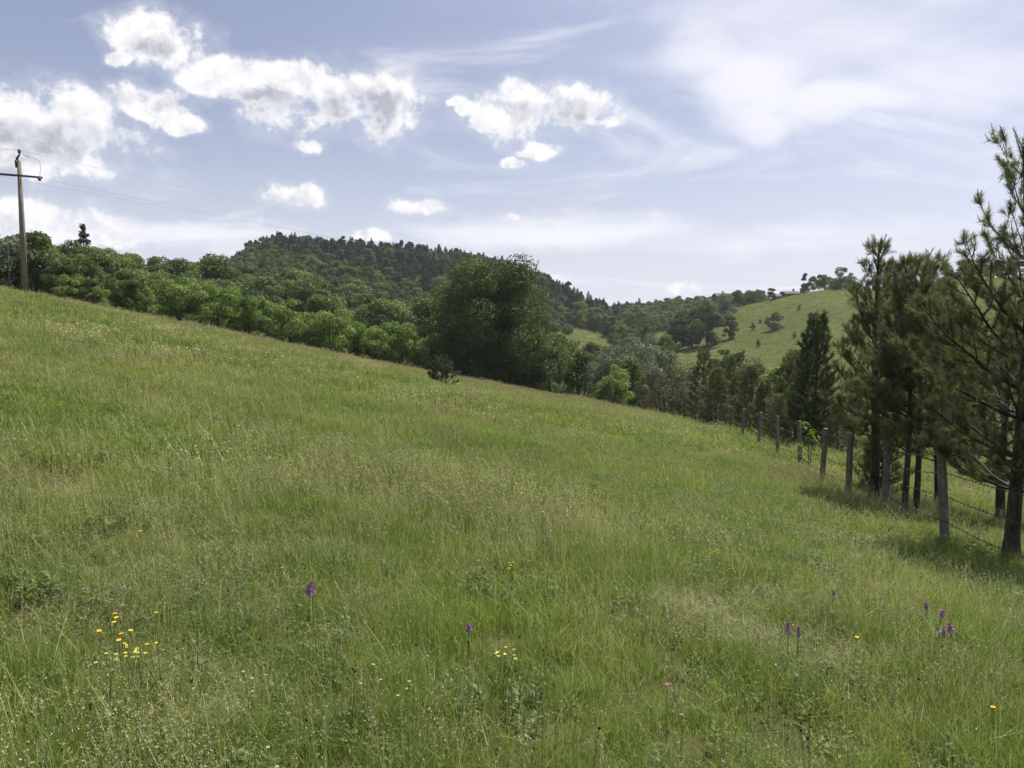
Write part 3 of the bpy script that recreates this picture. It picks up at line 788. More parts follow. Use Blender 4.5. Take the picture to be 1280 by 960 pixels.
def spire_proto(seed, H, W, n, size, mat, cb=.1, rag=.2):
    """distant conifer: drooping whorls of dense sprays"""
    rng = np.random.default_rng(seed); t = rng.random(n) ** 1.25; lv = np.round(t * 11) / 11 + rng.normal(0, .018, n); a = rng.random(n) * 6.283
    k = rng.integers(3, 6) ; r = W * .5 * ((1 - t) ** .72) * (.35 + .65 * np.sqrt(rng.random(n))) * (1 + rag * np.sin(a * k + t * 30 + seed)) + .12
    C = np.stack([r * np.cos(a), r * np.sin(a), H * (cb + (1 - cb) * lv) - r * .12], -1); N = unit(np.stack([np.cos(a) * .6, np.sin(a) * .6, np.ones(n) * .7], -1) + rng.normal(0, .5, (n, 3)))
    fl = MB(); fl.leaves(C, N, size * rng.uniform(.7, 1.3, n), rng, .5)
    wd = MB(); wd.tube([[0, 0, -.5], [0, 0, H * .5], [0, 0, H * .97]], [W * .045, W * .03, .03], 6)
    return wd.mesh('trunk', M['bark_pine'], True), fl.mesh('crown', mat)


def plant_tree(name, proto, x, y, s, rz, label, cat, group=None, sink=.15, sq=1.0):
    r = empty(name, (x, y, hz(x, y) - sink), rz, (s, s, s * sq), label, cat, group)
    part('trunk', proto[0], r); part('crown', proto[1], r); return r


def zone(n, poly, mind, rng, flt=None, tries=60000, prev=None):
    """scattered stations inside a plan polygon given by (column, depth)"""
    pts = list(prev or []); out = []; k = 0
    PX = [p[0] for p in poly]; PY = [p[1] for p in poly]
    def inside(px, Y):
        c = False; j = len(poly) - 1
        for i in range(len(poly)):
            if (PY[i] > Y) != (PY[j] > Y) and px < (PX[j] - PX[i]) * (Y - PY[i]) / (PY[j] - PY[i]) + PX[i]: c = not c
            j = i
        return c
    cell = {}
    for q in pts: cell.setdefault((int(q[0] // mind), int(q[1] // mind)), []).append(q)
    while len(out) < n and k < tries:
        k += 1; Y = rng.uniform(min(PY), max(PY)); px = rng.uniform(min(PX), max(PX))
        if not inside(px, Y) or rng.random() > Y / max(PY): continue
        x = (px - 640) / F * Y; ci, cj = int(x // mind), int(Y // mind)
        if any((x - q[0]) ** 2 + (Y - q[1]) ** 2 < mind * mind for a in (-1, 0, 1) for b in (-1, 0, 1) for q in cell.get((ci + a, cj + b), ())): continue
        if flt and not flt(x, Y): continue
        out.append((x, Y)); cell.setdefault((ci, cj), []).append((x, Y))
    return out


def not_open(x, y): return float(open_mask(np.array(x), np.array(y))) < .30


# ---- prototypes
PB = [broadleaf_proto(100 + i, 10, 8.5, 9000, .34, M['broad'], .10, 26, .2, ['round', 'oval', 'round', 'oval'][i]) for i in range(4)]
PD = [broadleaf_proto(120 + i, 10, 7.5, 8000, .33, M['dark'], .06, 24, .2, ['oval', 'round', 'oval'][i]) for i in range(3)]
PU = [broadleaf_proto(140 + i, 6, 5.5, 9000, .20, M['bush'], .04, 26, .1, ['bush', 'round', 'oval'][i], 3) for i in range(3)]
PW = [broadleaf_proto(160 + i, 10, 9.0, 5200, .38, M['willow'], .08, 30, .2, ['round', 'wide', 'oval'][i], 2) for i in range(3)]
PH = [spire_proto(180 + i, 12, 5.6, 1500, .62, M['hillpine'], .12, .3) for i in range(2)] + [broadleaf_proto(190 + i, 11, [5.2, 5.8, 4.6][i], 1500, .62, M['hillpine'], .22, 20, .2, ['oval', 'round', 'oval'][i]) for i in range(3)]
PS = [broadleaf_proto(200 + i, 3.0, 3.2, 700, .30, M['dark'], .03, 12, .06, 'bush', 3) for i in range(2)]
rng = random.Random(77)


def forest(name, n, poly, mind, protos, smin, smax, label, cat, group, flt=None, prev=None, tall=None):
    pts = zone(n, poly, mind, rng, flt, prev=prev)
    pts.sort(key=lambda p: p[1])
    for (x, y) in pts:
        s = rng.uniform(smin, smax) * (tall(x, y) if tall else 1.0)
        plant_tree(name, rng.choice(protos), x, y, s, rng.uniform(0, 6.28), label, cat, group)
    return pts


ALL = []
# light green thicket just behind the brow
ALL += forest('thicket_shrub', 90, [(225, 84), (400, 90), (560, 97), (560, 122), (400, 122), (215, 112)], 3.0, PU, .7, 1.08,
              'light green leafy shrub in the dense thicket behind the brow of the meadow', 'shrub', 'light green shrubs behind the brow', prev=ALL)
# left woods
ALL += forest('broadleaf_tree', 70, [(-90, 76), (60, 78), (230, 86), (330, 120), (330, 150), (-90, 140)], 4.6, PB + PU[:1], .62, .98,
              'mid green broadleaf tree in the wood behind the left brow of the meadow', 'tree', 'broadleaf trees behind the left brow', prev=ALL, tall=lambda x, y: min(1.0, .62 + .38 * (y - 76) / 60))
ALL += forest('broadleaf_tree', 90, [(-90, 140), (330, 140), (330, 290), (-90, 290)], 6.5, PB + PD[:1], .9, 1.35,
              'green broadleaf tree deep in the wood left of the hill', 'tree', 'broadleaf trees deep in the left wood', not_open, ALL)
# valley floor and the lower hill
ALL += forest('valley_tree', 120, [(200, 122), (560, 128), (700, 150), (700, 300), (280, 320)], 6.0, PD + PB[:2], 1.1, 1.7,
              'dark green broadleaf tree in the valley below the pine hill', 'tree', 'dark broadleaf trees in the valley', not_open, ALL)
ALL += forest('hillside_tree', 150, [(270, 310), (560, 310), (720, 330), (790, 400), (760, 440), (640, 440), (520, 390), (420, 470), (300, 480)], 6.5, PB + PD + PD, .8, 1.15,
              'green broadleaf tree on the lower slope of the pine hill', 'tree', 'broadleaf trees on the lower hill slope', not_open, ALL)
HILLP = [(310, 430), (400, 400), (520, 372), (620, 390), (720, 425), (775, 470), (790, 520), (290, 520)]
ALL += forest('hill_pine', 290, HILLP, 4.6, PH + PH[2:] + PB[:1], .62, 1.15, 'dark pine in the dense wood on the upper hill', 'pine tree', 'dark pines on the wooded hill', None, ALL)
# right valley
ALL += forest('valley_bush', 170, [(690, 240), (800, 215), (880, 300), (930, 340), (940, 420), (900, 560), (700, 560), (690, 400)], 6.0, PB + PB + PW[:1] + PD[:1], .6, .95,
              'green leafy tree in the scrubby valley between the two hills', 'tree', 'trees in the scrubby valley', not_open, ALL)
print('trees so far', len(ALL))

# the rest of the far woods that reads as one mass
def far_woods():
    rs = random.Random(9); P = []
    P += zone(700, [(250, 330), (790, 330), (800, 560), (250, 600)], 4.2, rs, not_open, prev=ALL)
    n1 = len(P)
    P += zone(260, [(690, 330), (940, 330), (960, 560), (690, 620)], 5.5, rs, not_open, prev=ALL + P)
    n2 = len(P)
    P += zone(260, [(-330, 70), (-100, 70), (-100, 500), (-330, 500)], 6, rs, not_open, prev=ALL + P)
    P += zone(160, [(-90, 290), (320, 290), (320, 480), (-90, 480)], 7, rs, not_open, prev=ALL + P)
    P += zone(110, [(930, 400), (1750, 390), (1750, 560), (930, 560)], 8, rs, None, prev=ALL + P)
    x = np.array([p[0] for p in P]); y = np.array([p[1] for p in P]); n = len(P)
    r2 = np.random.default_rng(4)
    px = 640 + F * x / y
    upper = (np.arange(n) < n1) & (y > np.interp(px, [250, 310, 400, 520, 620, 720, 775, 800], [600, 430, 400, 372, 390, 425, 470, 500]))
    idx = np.where(upper, r2.integers(0, 4, n), r2.integers(4, 10, n))
    scl = np.where(upper, r2.uniform(.7, 1.05, n), r2.uniform(.6, .95, n)); scl = np.where(np.arange(n) >= n2, r2.uniform(.55, .8, n), scl)
    rot = np.stack([np.zeros(n), np.zeros(n), r2.random(n) * 6.283], -1)
    scatter('distant_woods', np.stack([x, y, height(x, y) - .2], -1), rot, scl, idx, [p[1] for p in PH[:4] + PB[:3] + PD[:2] + PB[3:4]], 'far_crown')


far_woods()


def tree_at(name, proto, px, Y, hpx, label, cat, base_h, group=None, rz=None, sq=1.0, sink=.15):
    """a tree on column px at depth Y whose height takes hpx photo pixels"""
    x = (px - 640) / F * Y; s = hpx * Y / F / base_h
    return plant_tree(name, proto, x, Y, s, rng.uniform(0, 6.28) if rz is None else rz, label, cat, group, sink, sq)


# ---- single trees
OAK1 = broadleaf_proto(301, 17.5, 11.5, 36000, .26, M['oak'], .02, 64, .30, 'oval', 3, .76)
OAK2 = broadleaf_proto(302, 17.5, 11.6, 38000, .26, M['oak'], .02, 70, .30, 'round', 2, .76)
tree_at('large_oak', OAK1, 590, 100, 172, 'tall dark oak with the left of two joined crowns at the brow of the meadow', 'tree', 17.5, sink=.5)
tree_at('large_oak', OAK2, 640, 101, 172, 'tall dark oak with the right of two joined crowns at the brow of the meadow', 'tree', 17.5, sink=.5)
tree_at('large_oak', OAK1, 616, 105, 158, 'lower dark oak filling the gap behind the two tall joined oaks', 'tree', 17.5, sink=.5)
OAK3 = broadleaf_proto(303, 8, 6.5, 6000, .26, M['oak'], .02, 34, .14, 'round', 3)
OAK4 = broadleaf_proto(304, 7, 6.5, 6000, .26, M['oak'], .02, 34, .12, 'bush', 4)
tree_at('leafy_tree', OAK3, 684, 98, 84, 'small leafy tree tucked against the right foot of the tall oaks', 'tree', 8)
tree_at('leafy_tree', OAK4, 728, 100, 68, 'round dark leafy tree second right of the tall oaks', 'tree', 7)
tree_at('leafy_tree', OAK3, 560, 103, 92, 'leafy tree at the shaded left foot of the tall oaks', 'tree', 8)
tree_at('leafy_tree', PU[1], 768, 102, 60, 'light green leafy shrub between the oaks and the fence end', 'shrub', 6)
tree_at('leafy_tree', OAK4, 790, 108, 70, 'dark leafy tree behind the far end of the fence', 'tree', 7)
tree_at('leafy_tree', PU[0], 806, 106, 38, 'bright green bush at the far end of the fence', 'shrub', 6)
for i, (px, Y, hp, lb) in enumerate([(775, 175, 74, 'pale grey green willow farthest left in the willow clump'), (800, 165, 78, 'tall pale willow in the middle of the willow clump'), (823, 172, 66, 'pale willow at the right end of the willow clump'),
                                     (752, 185, 60, 'low pale willow beside the small valley meadow'), (905, 350, 36, 'pale blossoming tree beside the slope meadow above the dark tree group'), (880, 345, 36, 'pale blossoming shrub above the dark tree group')]):
    tree_at('willow_tree', PW[i % 3], px, Y, hp, lb, 'tree', 10)
for i, (px, Y, hp, lb) in enumerate([(846, 285, 46, 'dark tree at the left of the dark group on the slope'), (864, 288, 58, 'tallest dark tree in the group on the slope'), (884, 292, 60, 'dark tree at the right of the dark group on the slope'),
                                     (911, 300, 34, 'small round dark tree on its own right of the dark group'), (912, 105, 86, 'round dark leafy tree standing above the fence pines'), (780, 330, 18, 'round dark shrub on the valley floor'),
                                     (714, 280, 34, 'small tree standing in the little valley meadow'), (695, 330, 52, 'large dark rounded tree at the foot of the hill')]):
    tree_at('dark_tree', PD[i % 3], px, Y, hp, lb, 'tree', 10)
for px, Y, hp, lb in [(966, 295, 24, 'round dark shrub alone in the middle of the slope meadow'), (940, 305, 9, 'small dark shrub left of the round shrub on the slope meadow'), (950, 312, 5, 'tiny dark bush above left of the round shrub'), (958, 312, 6, 'tiny dark bush just above the round shrub'),
                      (997, 318, 7, 'tiny upright bush high on the slope meadow'), (928, 255, 9, 'low spreading shrub at the lower edge of the slope meadow'), (947, 268, 9, 'low shrub below left of the round shrub'), (993, 268, 8, 'tiny bush low on the right of the slope meadow')]:
    tree_at('meadow_shrub', PS[rng.randrange(2)], px, Y, hp, lb, 'shrub', 3.0, sink=.05)
# ridge line trees
for i, (px, Y, hp, p, bh, lb) in enumerate([(963, 372, 22, PD[0], 10, 'round dark tree alone on the ridge left of the long roofs'), (1003, 372, 32, PH[4], 11, 'tall dark tree on the ridge right of the long roofs'), (1014, 375, 24, PB[0], 10, 'lower leafy tree on the ridge beside the tall dark one'),
                                       (1025, 372, 26, PB[1], 10, 'broad leafy tree on the ridge'), (1040, 370, 20, PD[1], 10, 'small dark tree on the ridge left of the slender tree'), (1049, 365, 34, PB[3], 10, 'slender pale tree on the ridge behind the candle topped pine'), (1062, 372, 26, PB[2], 10, 'leafy tree on the ridge left of the candle topped pine'), (1092, 368, 24, PD[2], 10, 'dark tree on the ridge right of the candle topped pine')]):
    tree_at('ridge_tree', p, px, Y, hp * .82, lb, 'tree', bh)
FLAT = broadleaf_proto(210, 9, 13, 1800, .6, M['hillpine'], .68, 16, .25, 'wide')
tree_at('flat_topped_pine', FLAT, 1110, 365, 30, 'flat topped umbrella shaped pine on the ridge', 'pine tree', 9)
for i in range(9):
    tree_at('ridge_tree', [PD[0], PB[1], PD[2]][i % 3], 1135 + i * 22, 372 + (i % 3) * 6, 22 + (i * 7) % 11, 'dark broadleaf tree on the ridge behind the tall fence pines', 'tree', 10, 'ridge trees behind the fence pines')
# left group
SPR = spire_proto(220, 14, 6.5, 2600, .6, M['hillpine'], .05, .25)
tree_at('spruce_tree', SPR, 110, 165, 96, 'dark blue green spruce rising above the left wood', 'spruce tree', 14)
tree_at('tall_tree', PD[0], 38, 92, 96, 'tall dark tree rising behind the utility pole', 'tree', 10)
tree_at('tall_tree', PB[1], 52, 100, 84, 'tall green tree just right of the utility pole', 'tree', 10)
tree_at('willow_tree', PW[0], -6, 88, 92, 'pale willow at the left edge of the photo behind the utility pole', 'tree', 10)
tree_at('leafy_tree', PU[2], 90, 78, 45, 'round green bush at the brow right of the utility pole', 'shrub', 6)
tree_at('leafy_tree', PU[1], 118, 80, 42, 'pale green bush at the brow second right of the utility pole', 'shrub', 6)

# ---- pines behind and beside the fence
MP = [pine_proto(400 + i, 5.0, .5, 1.35, 6, 26, .13, .013, M['needle_dark'], .42, .08, .5) for i in range(3)]
MPL = [pine_proto(410 + i, 4.0, .25, 1.2, 7, 26, .13, .013, M['needle'], .36, .06, .5) for i in range(2)]
for i, (px, Y, hp, p, bh, lb) in enumerate([
        (880, 60, 92, MP[0], 5, 'dark bushy pine behind the thick far fence post'), 
        (898, 55, 72, MPL[0], 4, 'olive green pine behind the middle of the fence'), (925, 62, 72, MP[2], 5, 'dark pine below the round dark tree'), (940, 52, 80, MPL[1], 4, 'soft olive pine right of the round dark tree'),
        (985, 52, 92, MP[1], 5, 'narrow dark pine with pointed tips left of the columnar pine'), (996, 44, 108, MPL[0], 4, 'olive pine standing low in front of the columnar pine'), (958, 46, 70, MPL[1], 4, 'low olive pine behind the small fence posts'),
        (975, 40, 60, MPL[0], 4, 'short olive pine bush behind the fence'), (1050, 38, 66, MPL[1], 4, 'short olive pine left of the straight trunk'), (1030, 42, 72, MPL[0], 4, 'wide olive pine below the columnar pine'),
        (1070, 44, 70, MPL[1], 4, 'low olive pine behind the straight trunk'), (910, 75, 84, MP[0], 5, 'tall dark pine farther back behind the fence')]):
    tree_at('fence_pine', p, px, Y, hp, lb, 'pine tree', bh, 'young pines behind the fence', sink=.1)
CP_ = pine_proto(420, 6.2, .6, 1.15, 9, 30, .13, .013, M['needle_dark'], .36, .1, .45)
tree_at('columnar_pine', CP_, 1020, 40, 168, 'dense dark columnar pine on the slope left of the fence pines', 'pine tree', 6.2)
# broadleaf scrub behind the fence
for i, (px, Y, hp, p, bh, lb) in enumerate([(818, 86, 62, 0, 6, 'drab brownish shrub behind the last fence posts'), (836, 80, 70, 2, 6, 'drab rounded shrub behind the far fence posts'), (853, 72, 72, 1, 6, 'tall drab shrub left of the thick far fence post'), (866, 84, 80, 1, 6, 'tall drab shrub behind the thick far fence post'), (936, 84, 78, 0, 6, 'greyish drab shrub above the fence pines'), (962, 70, 44, 2, 6, 'low drab shrub behind the small fence posts')]):
    if i == 0: PX_ = [broadleaf_proto(230 + j, 6, 4.8, 4200, .17, M['brown'], .03, 30, .08, ['round', 'oval', 'bush'][j], 5) for j in range(3)]
    tree_at('drab_shrub', PX_[p], px, Y, hp, lb, 'shrub', bh)
LM = broadleaf_proto(240, 3, 3, 1500, .22, M['lime'], .05, 16, .05, 'bush', 3)
tree_at('bright_bush', LM, 968, 90, 62, 'bright yellow green bush left of the columnar pine', 'shrub', 3)
SAP = broadleaf_proto(241, 1.9, .9, 170, .10, M['lime'], .15, 14, .015, 'oval', 2)
tree_at('sapling', SAP, 1013, 24, 76, 'bright lime green leafy sapling beside the fence', 'sapling', 1.9)
SP2 = pine_proto(430, 1.5, .15, .55, 9, 40, .10, .008, M['needle'], .22, .025, .7)
tree_at('pine_sapling', SP2, 1105, 21, 74, 'small light green pine sapling between the straight trunk and the twin trunks', 'sapling', 1.5)
JUN = pine_proto(431, 1.6, .05, 1.1, 8, 34, .12, .016, M['needle_dark'], .34, .04, .35)
SG = ground_at(553, 484, 30); tree_at('juniper_shrub', JUN, 553, SG.y, 27, 'grey green spiky shrub standing alone on the brow of the meadow', 'shrub', 1.6, sink=.05)
SG = ground_at(97, 381, 30); tree_at('juniper_shrub', JUN, 97, SG.y, 13, 'tiny dark shrub on the upper left brow of the meadow', 'shrub', 1.6, sink=.05)

near_pine('tallest pine at the right edge with a bare forked leader above the others', at(1268, 695, 11.4).x, 11.4, 6.1, 1.15, 1.85, 501, (-.018, 0), .105, top=.4, gap=.46, bare=.75, nk=76)
near_pine('pine with two thin trunks, the left trunk', at(1130, 645, 16.2).x, 16.2, 5.2, 1.5, 1.2, 502, (.004, 0), .062)
near_pine('pine with two thin trunks, the right trunk', at(1144, 643, 16.5).x, 16.5, 5.4, 1.7, 1.35, 503, (.006, 0), .062)
near_pine('straight trunked pine with a dense candle top, left of the twin trunks', at(1090, 626, 18.7).x, 18.7, 6.1, 1.7, 1.25, 504, (-.004, 0), .115, tpow=.9, top=1.5)
near_pine('bushy pine behind the twin trunks', (1178 - 640) / F * 19.5, 19.5, 5.6, 1.3, 1.6, 505, (0, 0), .10)
near_pine('low spreading pine behind the tallest pine at the right edge', (1262 - 640) / F * 17, 17.0, 4.7, 1.0, 1.5, 506, (0, 0), .10)


# ------------------------------------------------------------------ fence
def build_fence():
    root = empty('wire_fence', tuple(ground_pt(FENCE[0])), 0, 1.0, 'barbed wire fence on square weathered concrete posts running down the right side of the meadow', 'fence')
    L0 = root.location.copy(); rr = random.Random(3); pts = []
    for i, (px, py, Y) in enumerate([(1330, 780, 8.3)] + FENCE):
        x = at(px, py, Y).x; g = Vector((x, Y, hz(x, Y))); h = 1.55 * rr.uniform(.97, 1.04); w = .125 if i not in (9, 11) else .17
        if i == 11: h *= 1.15
        mb = MB(); mb.box((0, 0, h / 2 - .25), (w, w * .9, h + .5), 0, .012, 0, .92)
        o = mb.build('fence_post', M['concrete'], root); o.location = g - L0; o.rotation_euler = (rr.uniform(-.06, .06), rr.uniform(-.06, .06), RAD(38) + rr.uniform(-.1, .1))
        pts.append((g, h, w))
    for k, fz in enumerate((.28, .52, .74, .93)):
        mb = MB(); bb = MB(); P = []
        for i, (g, h, w) in enumerate(pts):
            q = g + Vector((-.075, -.045, h * fz)) - L0; P.append(q)
        for a, b in zip(P[:-1], P[1:]):
            n = 9; sag = .05 * rr.uniform(.3, 1.4) * (b - a).length / 4
            seg = [a.lerp(b, t / (n - 1)) - Vector((0, 0, sag * 4 * (t / (n - 1)) * (1 - t / (n - 1)))) for t in range(n)]
            mb.tube([tuple(s) for s in seg], .0045, 4, False)
            nb = int((b - a).length / .13)
            if a.y + L0.y > 34: continue
            for t in range(1, nb):
                f = t / nb * (n - 1); c = seg[int(f)].lerp(seg[min(int(f) + 1, n - 1)], f - int(f))
                for s in range(2):
                    d = Vector((rr.uniform(-1, 1), rr.uniform(-.4, .4), rr.uniform(-1, 1)))  .normalized() * .022
                    bb.tube([tuple(c - d), tuple(c + d)], .0036, 3, True)
        o = mb.build('wire_strand', M['rust'], root, True)
        b = bb.build('barbs', M['rust'], o); b['kind'] = 'stuff'


def ground_pt(f):
    x = at(*f).x; return Vector((x, f[2], hz(x, f[2])))


build_fence()


# ------------------------------------------------------------------ power line
def power_line():
    Y = 57.0; x = at(28, 290, Y).x; z = hz(x, Y); H = at(28, 192, Y).z - z
    root = empty('utility_pole', (x, Y, z), 0, 1.0, 'tall weathered utility pole with a crossarm on the left brow of the meadow', 'utility pole')
    mb = MB(); mb.tube([(0, 0, -.6), (0, 0, H * .5), (-.02, 0, H - .5)], [.22, .18, .13], 12); mb.build('pole', M['wood_pole'], root, True)
    za = at(28, 220, Y).z - z
    mb = MB(); mb.box((0, 0, 0), (3.3, .12, .13), 0, .01); o = mb.build('crossarm', M['metal'], root); o.location = (-.05, -.19, za); o.rotation_euler = (0, RAD(4), RAD(6))
    ends = []
    def insulator(px, pz, parent=root, y=-.19):
        m = MB(); m.tube([(0, 0, -.10), (0, 0, -.05), (0, 0, 0), (0, 0, .06), (0, 0, .12), (0, 0, .2)], [.05, .13, .08, .14, .08, .04], 10)
        q = m.build('insulator', M['glassy'], parent, True); q.location = (px, y, pz); return Vector((x + px, Y + y, z + pz + .1))
    ends.append(insulator(1.5, za - .28)); ends.append(insulator(-1.62, za + .02 - .12))
    mb = MB(); mb.tube([(-.06, 0, H - .9), (-.1, -.1, H - .35), (.05, -.05, H - .1), (.06, -.05, H + .15)], [.07, .09, .06, .045], 8); mb.tube([(-.16, -.12, H - 1.0), (-.14, -.14, H - .5)], [.07, .10], 8)
    mb.build('pole_top_bracket', M['metal'], root, True)
    ends.append(insulator(.06, H + .12, y=-.05))
    mb = MB(); mb.tube([(1.5, -.19, za - .1), (1.62, -.19, za + .5), (1.55, -.19, za + 1.0), (1.15, -.15, za + 1.2), (.3, -.1, H - .1)], .012, 5, False); mb.build('jumper_wire', M['metal'], root, True)
    far = [at(822, 362, 640), at(830, 356, 640), at(826, 349, 640)]
    names = ['thin overhead cable from the right end of the crossarm across the sky', 'thin overhead cable from the left end of the crossarm across the sky', 'thin overhead cable from the top of the utility pole across the sky']
    for k, (a, b) in enumerate(zip(ends, far)):
        n = 60; sag = 3.0; mb = MB()
        P = [a.lerp(b, t / n) - Vector((0, 0, sag * 4 * (t / n) * (1 - t / n))) for t in range(n + 1)]
        mb.tube([tuple(p) for p in P], np.linspace(.007, .012, n + 1), 4, False)
        c = a + Vector((-80, -8, 12)); P = [a.lerp(c, t / 20) - Vector((0, 0, 2 * 4 * (t / 20) * (1 - t / 20))) for t in range(21)]
        mb.tube([tuple(p) for p in P], .009, 4, False)
        o = mb.build('power_cable', M['wire']); tag(o, names[k], 'cable', 'overhead power cables')
    Y2 = 66.0; g = Vector(((15.5 - 640) / F * Y2, Y2, 0)); g.z = hz(g.x, g.y)
    mb = MB(); h2 = (355 - 285) * Y2 / F; mb.tube([(0, 0, -.5), (0, 0, h2)], [.075, .055], 8); o = mb.build('slim_pole', M['bark'], None, True); o.location = g
    tag(o, 'short slim bare pole just left of the utility pole', 'pole')


power_line()


# ------------------------------------------------------------------ far buildings
def house(px, Y, w, h, rz, label, wallc, roofc, pitch=.5, d=6.0, lift=0.0):
    x = (px - 640) / F * Y; root = empty('farm_house', (x, Y, hz(x, Y) + lift), rz, 1.0, label, 'house')
    mb = MB(); mb.box((0, 0, h / 2 - 1), (w, d, h + 2)); mb.build('wall', wallc, root)
    r = MB(); e = .5; zz = h; p = pitch * d / 2
    V = [(-w / 2 - e, -d / 2 - e, zz - .1), (w / 2 + e, -d / 2 - e, zz - .1), (w / 2 + e, 0, zz + p), (-w / 2 - e, 0, zz + p), (-w / 2 - e, d / 2 + e, zz - .1), (w / 2 + e, d / 2 + e, zz - .1)]
    V2 = [(a, b, c + .22) for a, b, c in V]
    r.add(V + V2, [], [(0, 1, 2, 3), (3, 2, 5, 4), (6, 9, 8, 7), (9, 10, 11, 8), (0, 6, 7, 1), (4, 5, 11, 10), (1, 7, 8, 2), (2, 8, 11, 5), (0, 3, 9, 6), (3, 4, 10, 9)])
    ro = r.build('roof', roofc, root)
    c = MB(); c.box((w * .25, .6, zz + p + .5), (.7, .7, 1.8)); c.build('chimney', wallc, ro)
    for sx in (-.28, .28):
        g = MB(); g.box((w * sx, -d / 2 - .02, h * .55), (1.0, .08, 1.2)); g.build('window', M['metal'], root)
    return root


M['roof'] = plain_mat('dark_roof_tiles', (.045, .042, .045), .8, 3, .3); M['render'] = plain_mat('grey_render', (.16, .15, .14), .9, 2, .2); M['white'] = plain_mat('white_render', (.62, .62, .6), .9, 2, .1)
house(899, 430, 6.5, 3.6, .15, 'small dark roofed house above the scrubby valley', M['render'], M['roof'], lift=5.0)
house(972, 385, 4.5, 2.4, .1, 'low dark house on the ridge, left of a longer one', M['render'], M['roof'], .4, lift=-1.5)
house(986, 384, 6.5, 2.6, 0, 'long low dark house on the ridge beside the tall tree', M['render'], M['roof'], .4, lift=-1.5)
house(241, 300, 1.3, 5.5, .3, 'small white house with a narrow gable above the left wood', M['white'], M['white'], .8, 2.0, lift=2.5)

# ------------------------------------------------------------------ air
def haze():
    m, t, out = new_mat('summer_haze')
    v = t.n('ShaderNodeVolumePrincipled'); v.inputs['Color'].default_value = (.86, .92, 1, 1); v.inputs['Density'].default_value = HAZE; v.inputs['Anisotropy'].default_value = .3
    t.L.new(v.outputs[0], out.inputs['Volume']); m.cycles.homogeneous_volume = True
    mb = MB(); mb.box((0, 0, (HAZE_TOP + HAZE_BOT) / 2), (6400, 6400, HAZE_TOP - HAZE_BOT)); o = mb.build('haze', m); tag(o, kind='stuff')


HAZE, HAZE_BOT, HAZE_TOP = .00012, min(v.co.z for v in bpy.data.objects['meadow'].data.vertices) - 1.0, 95.0
haze()

# ------------------------------------------------------------------ wild flowers
def flower_mat(name, c): return leaf_mat(name, c, tuple(min(1, v * 1.25) for v in c), .25, 20, .2, (1.1, 1.0, 1.0), )


M['violet'] = flower_mat('violet_petals', (.34, .17, .33)); M['yellow'] = flower_mat('yellow_petals', (.75, .50, .02)); M['pink'] = flower_mat('pink_petals', (.62, .10, .30))
M['lemon'] = flower_mat('lemon_petals', (.60, .58, .05)); M['blackhead'] = plain_mat('dark_seed_head', (.012, .008, .008), .7, 60); M['red'] = flower_mat('crimson_petals', (.22, .03, .05)); M['blue'] = flower_mat('blue_petals', (.20, .19, .45)); M['white_p'] = flower_mat('cream_petals', (.42, .45, .30))


def spike_flower(seed, h, sp, mat):
    rng = np.random.default_rng(seed); st, fl = MB(), MB(); st.tube([(0, 0, 0), (.01, 0, h * .6), (.015, .005, h)], [.004, .003, .002], 5); n = 36
    t = np.sort(rng.random(n)); a = np.arange(n) * 2.4; r = .022 * (1.1 - .7 * t)
    r = r * .72; C = np.stack([r * np.cos(a) + .012, r * np.sin(a), h - sp + sp * t], -1); fl.leaves(C, unit(np.stack([np.cos(a), np.sin(a), .4 + 0 * a], -1) + rng.normal(0, .3, (n, 3))), .020, rng, .85)
    fl.leaves(C + rng.normal(0, .006, C.shape), unit(rng.normal(size=(n, 3))), .018, rng, .8)
    return st.mesh('stem', M['stem']), fl.mesh('flower_spike', mat)


def disc_flower(seed, h, R, mat, petals=6, heads=1):
    rng = np.random.default_rng(seed); st, hd = MB(), []
    for k in range(heads):
        d = rng.normal(0, .05, 3) * (heads > 1); top = np.array([d[0], d[1], h * (1 - .25 * rng.random() * (heads > 1))]); fl = MB()
        st.tube([(0, 0, 0), (top[0] * .5, top[1] * .5, top[2] * .6), tuple(top)], [.002, .0016, .0012], 5)
        for p in range(petals):
            a = p / petals * 6.283; dv = np.array([math.cos(a), math.sin(a), .25]); sd = np.array([-math.sin(a), math.cos(a), 0]) * R * .42
            fl.add([top, top + dv * R * .55 + sd, top + dv * R, top + dv * R * .55 - sd], None, [(0, 1, 2, 3)])
        fl.tube([tuple(top - [0, 0, .004]), tuple(top + [0, 0, .006])], [R * .28, R * .2], 6); hd.append(fl.mesh('petals', mat))
    return st.mesh('stem', M['stem']), hd


def knob_flower(seed, h, R, mat):
    st, fl = MB(), MB(); st.tube([(0, 0, 0), (.012, .004, h * .5), (.02, .01, h)], [.0016, .0013, .001], 4)
    q = np.linspace(0, math.pi, 6); fl.tube([(.02, .01, h - R * 1.3 * math.cos(v)) for v in q], np.maximum(R * np.sin(q), R * .08), 8)
    return st.mesh('stem', M['stem']), fl.mesh('seed_head', mat, True)


FL = {'orchid': spike_flower(1, .33, .085, M['violet']), 'orchid_small': spike_flower(2, .30, .055, M['violet']), 'yellow': disc_flower(3, .34, .015, M['yellow'], 6), 'yellow_multi': disc_flower(4, .36, .011, M['lemon'], 5, 4),
      'pink': disc_flower(5, .36, .012, M['pink'], 5), 'knob': knob_flower(6, .42, .006, M['blackhead']), 'red': knob_flower(7, .40, .007, M['red']), 'blue': disc_flower(8, .32, .012, M['blue'], 6, 3), 'cream': disc_flower(9, .36, .009, M['white_p'], 7, 3)}


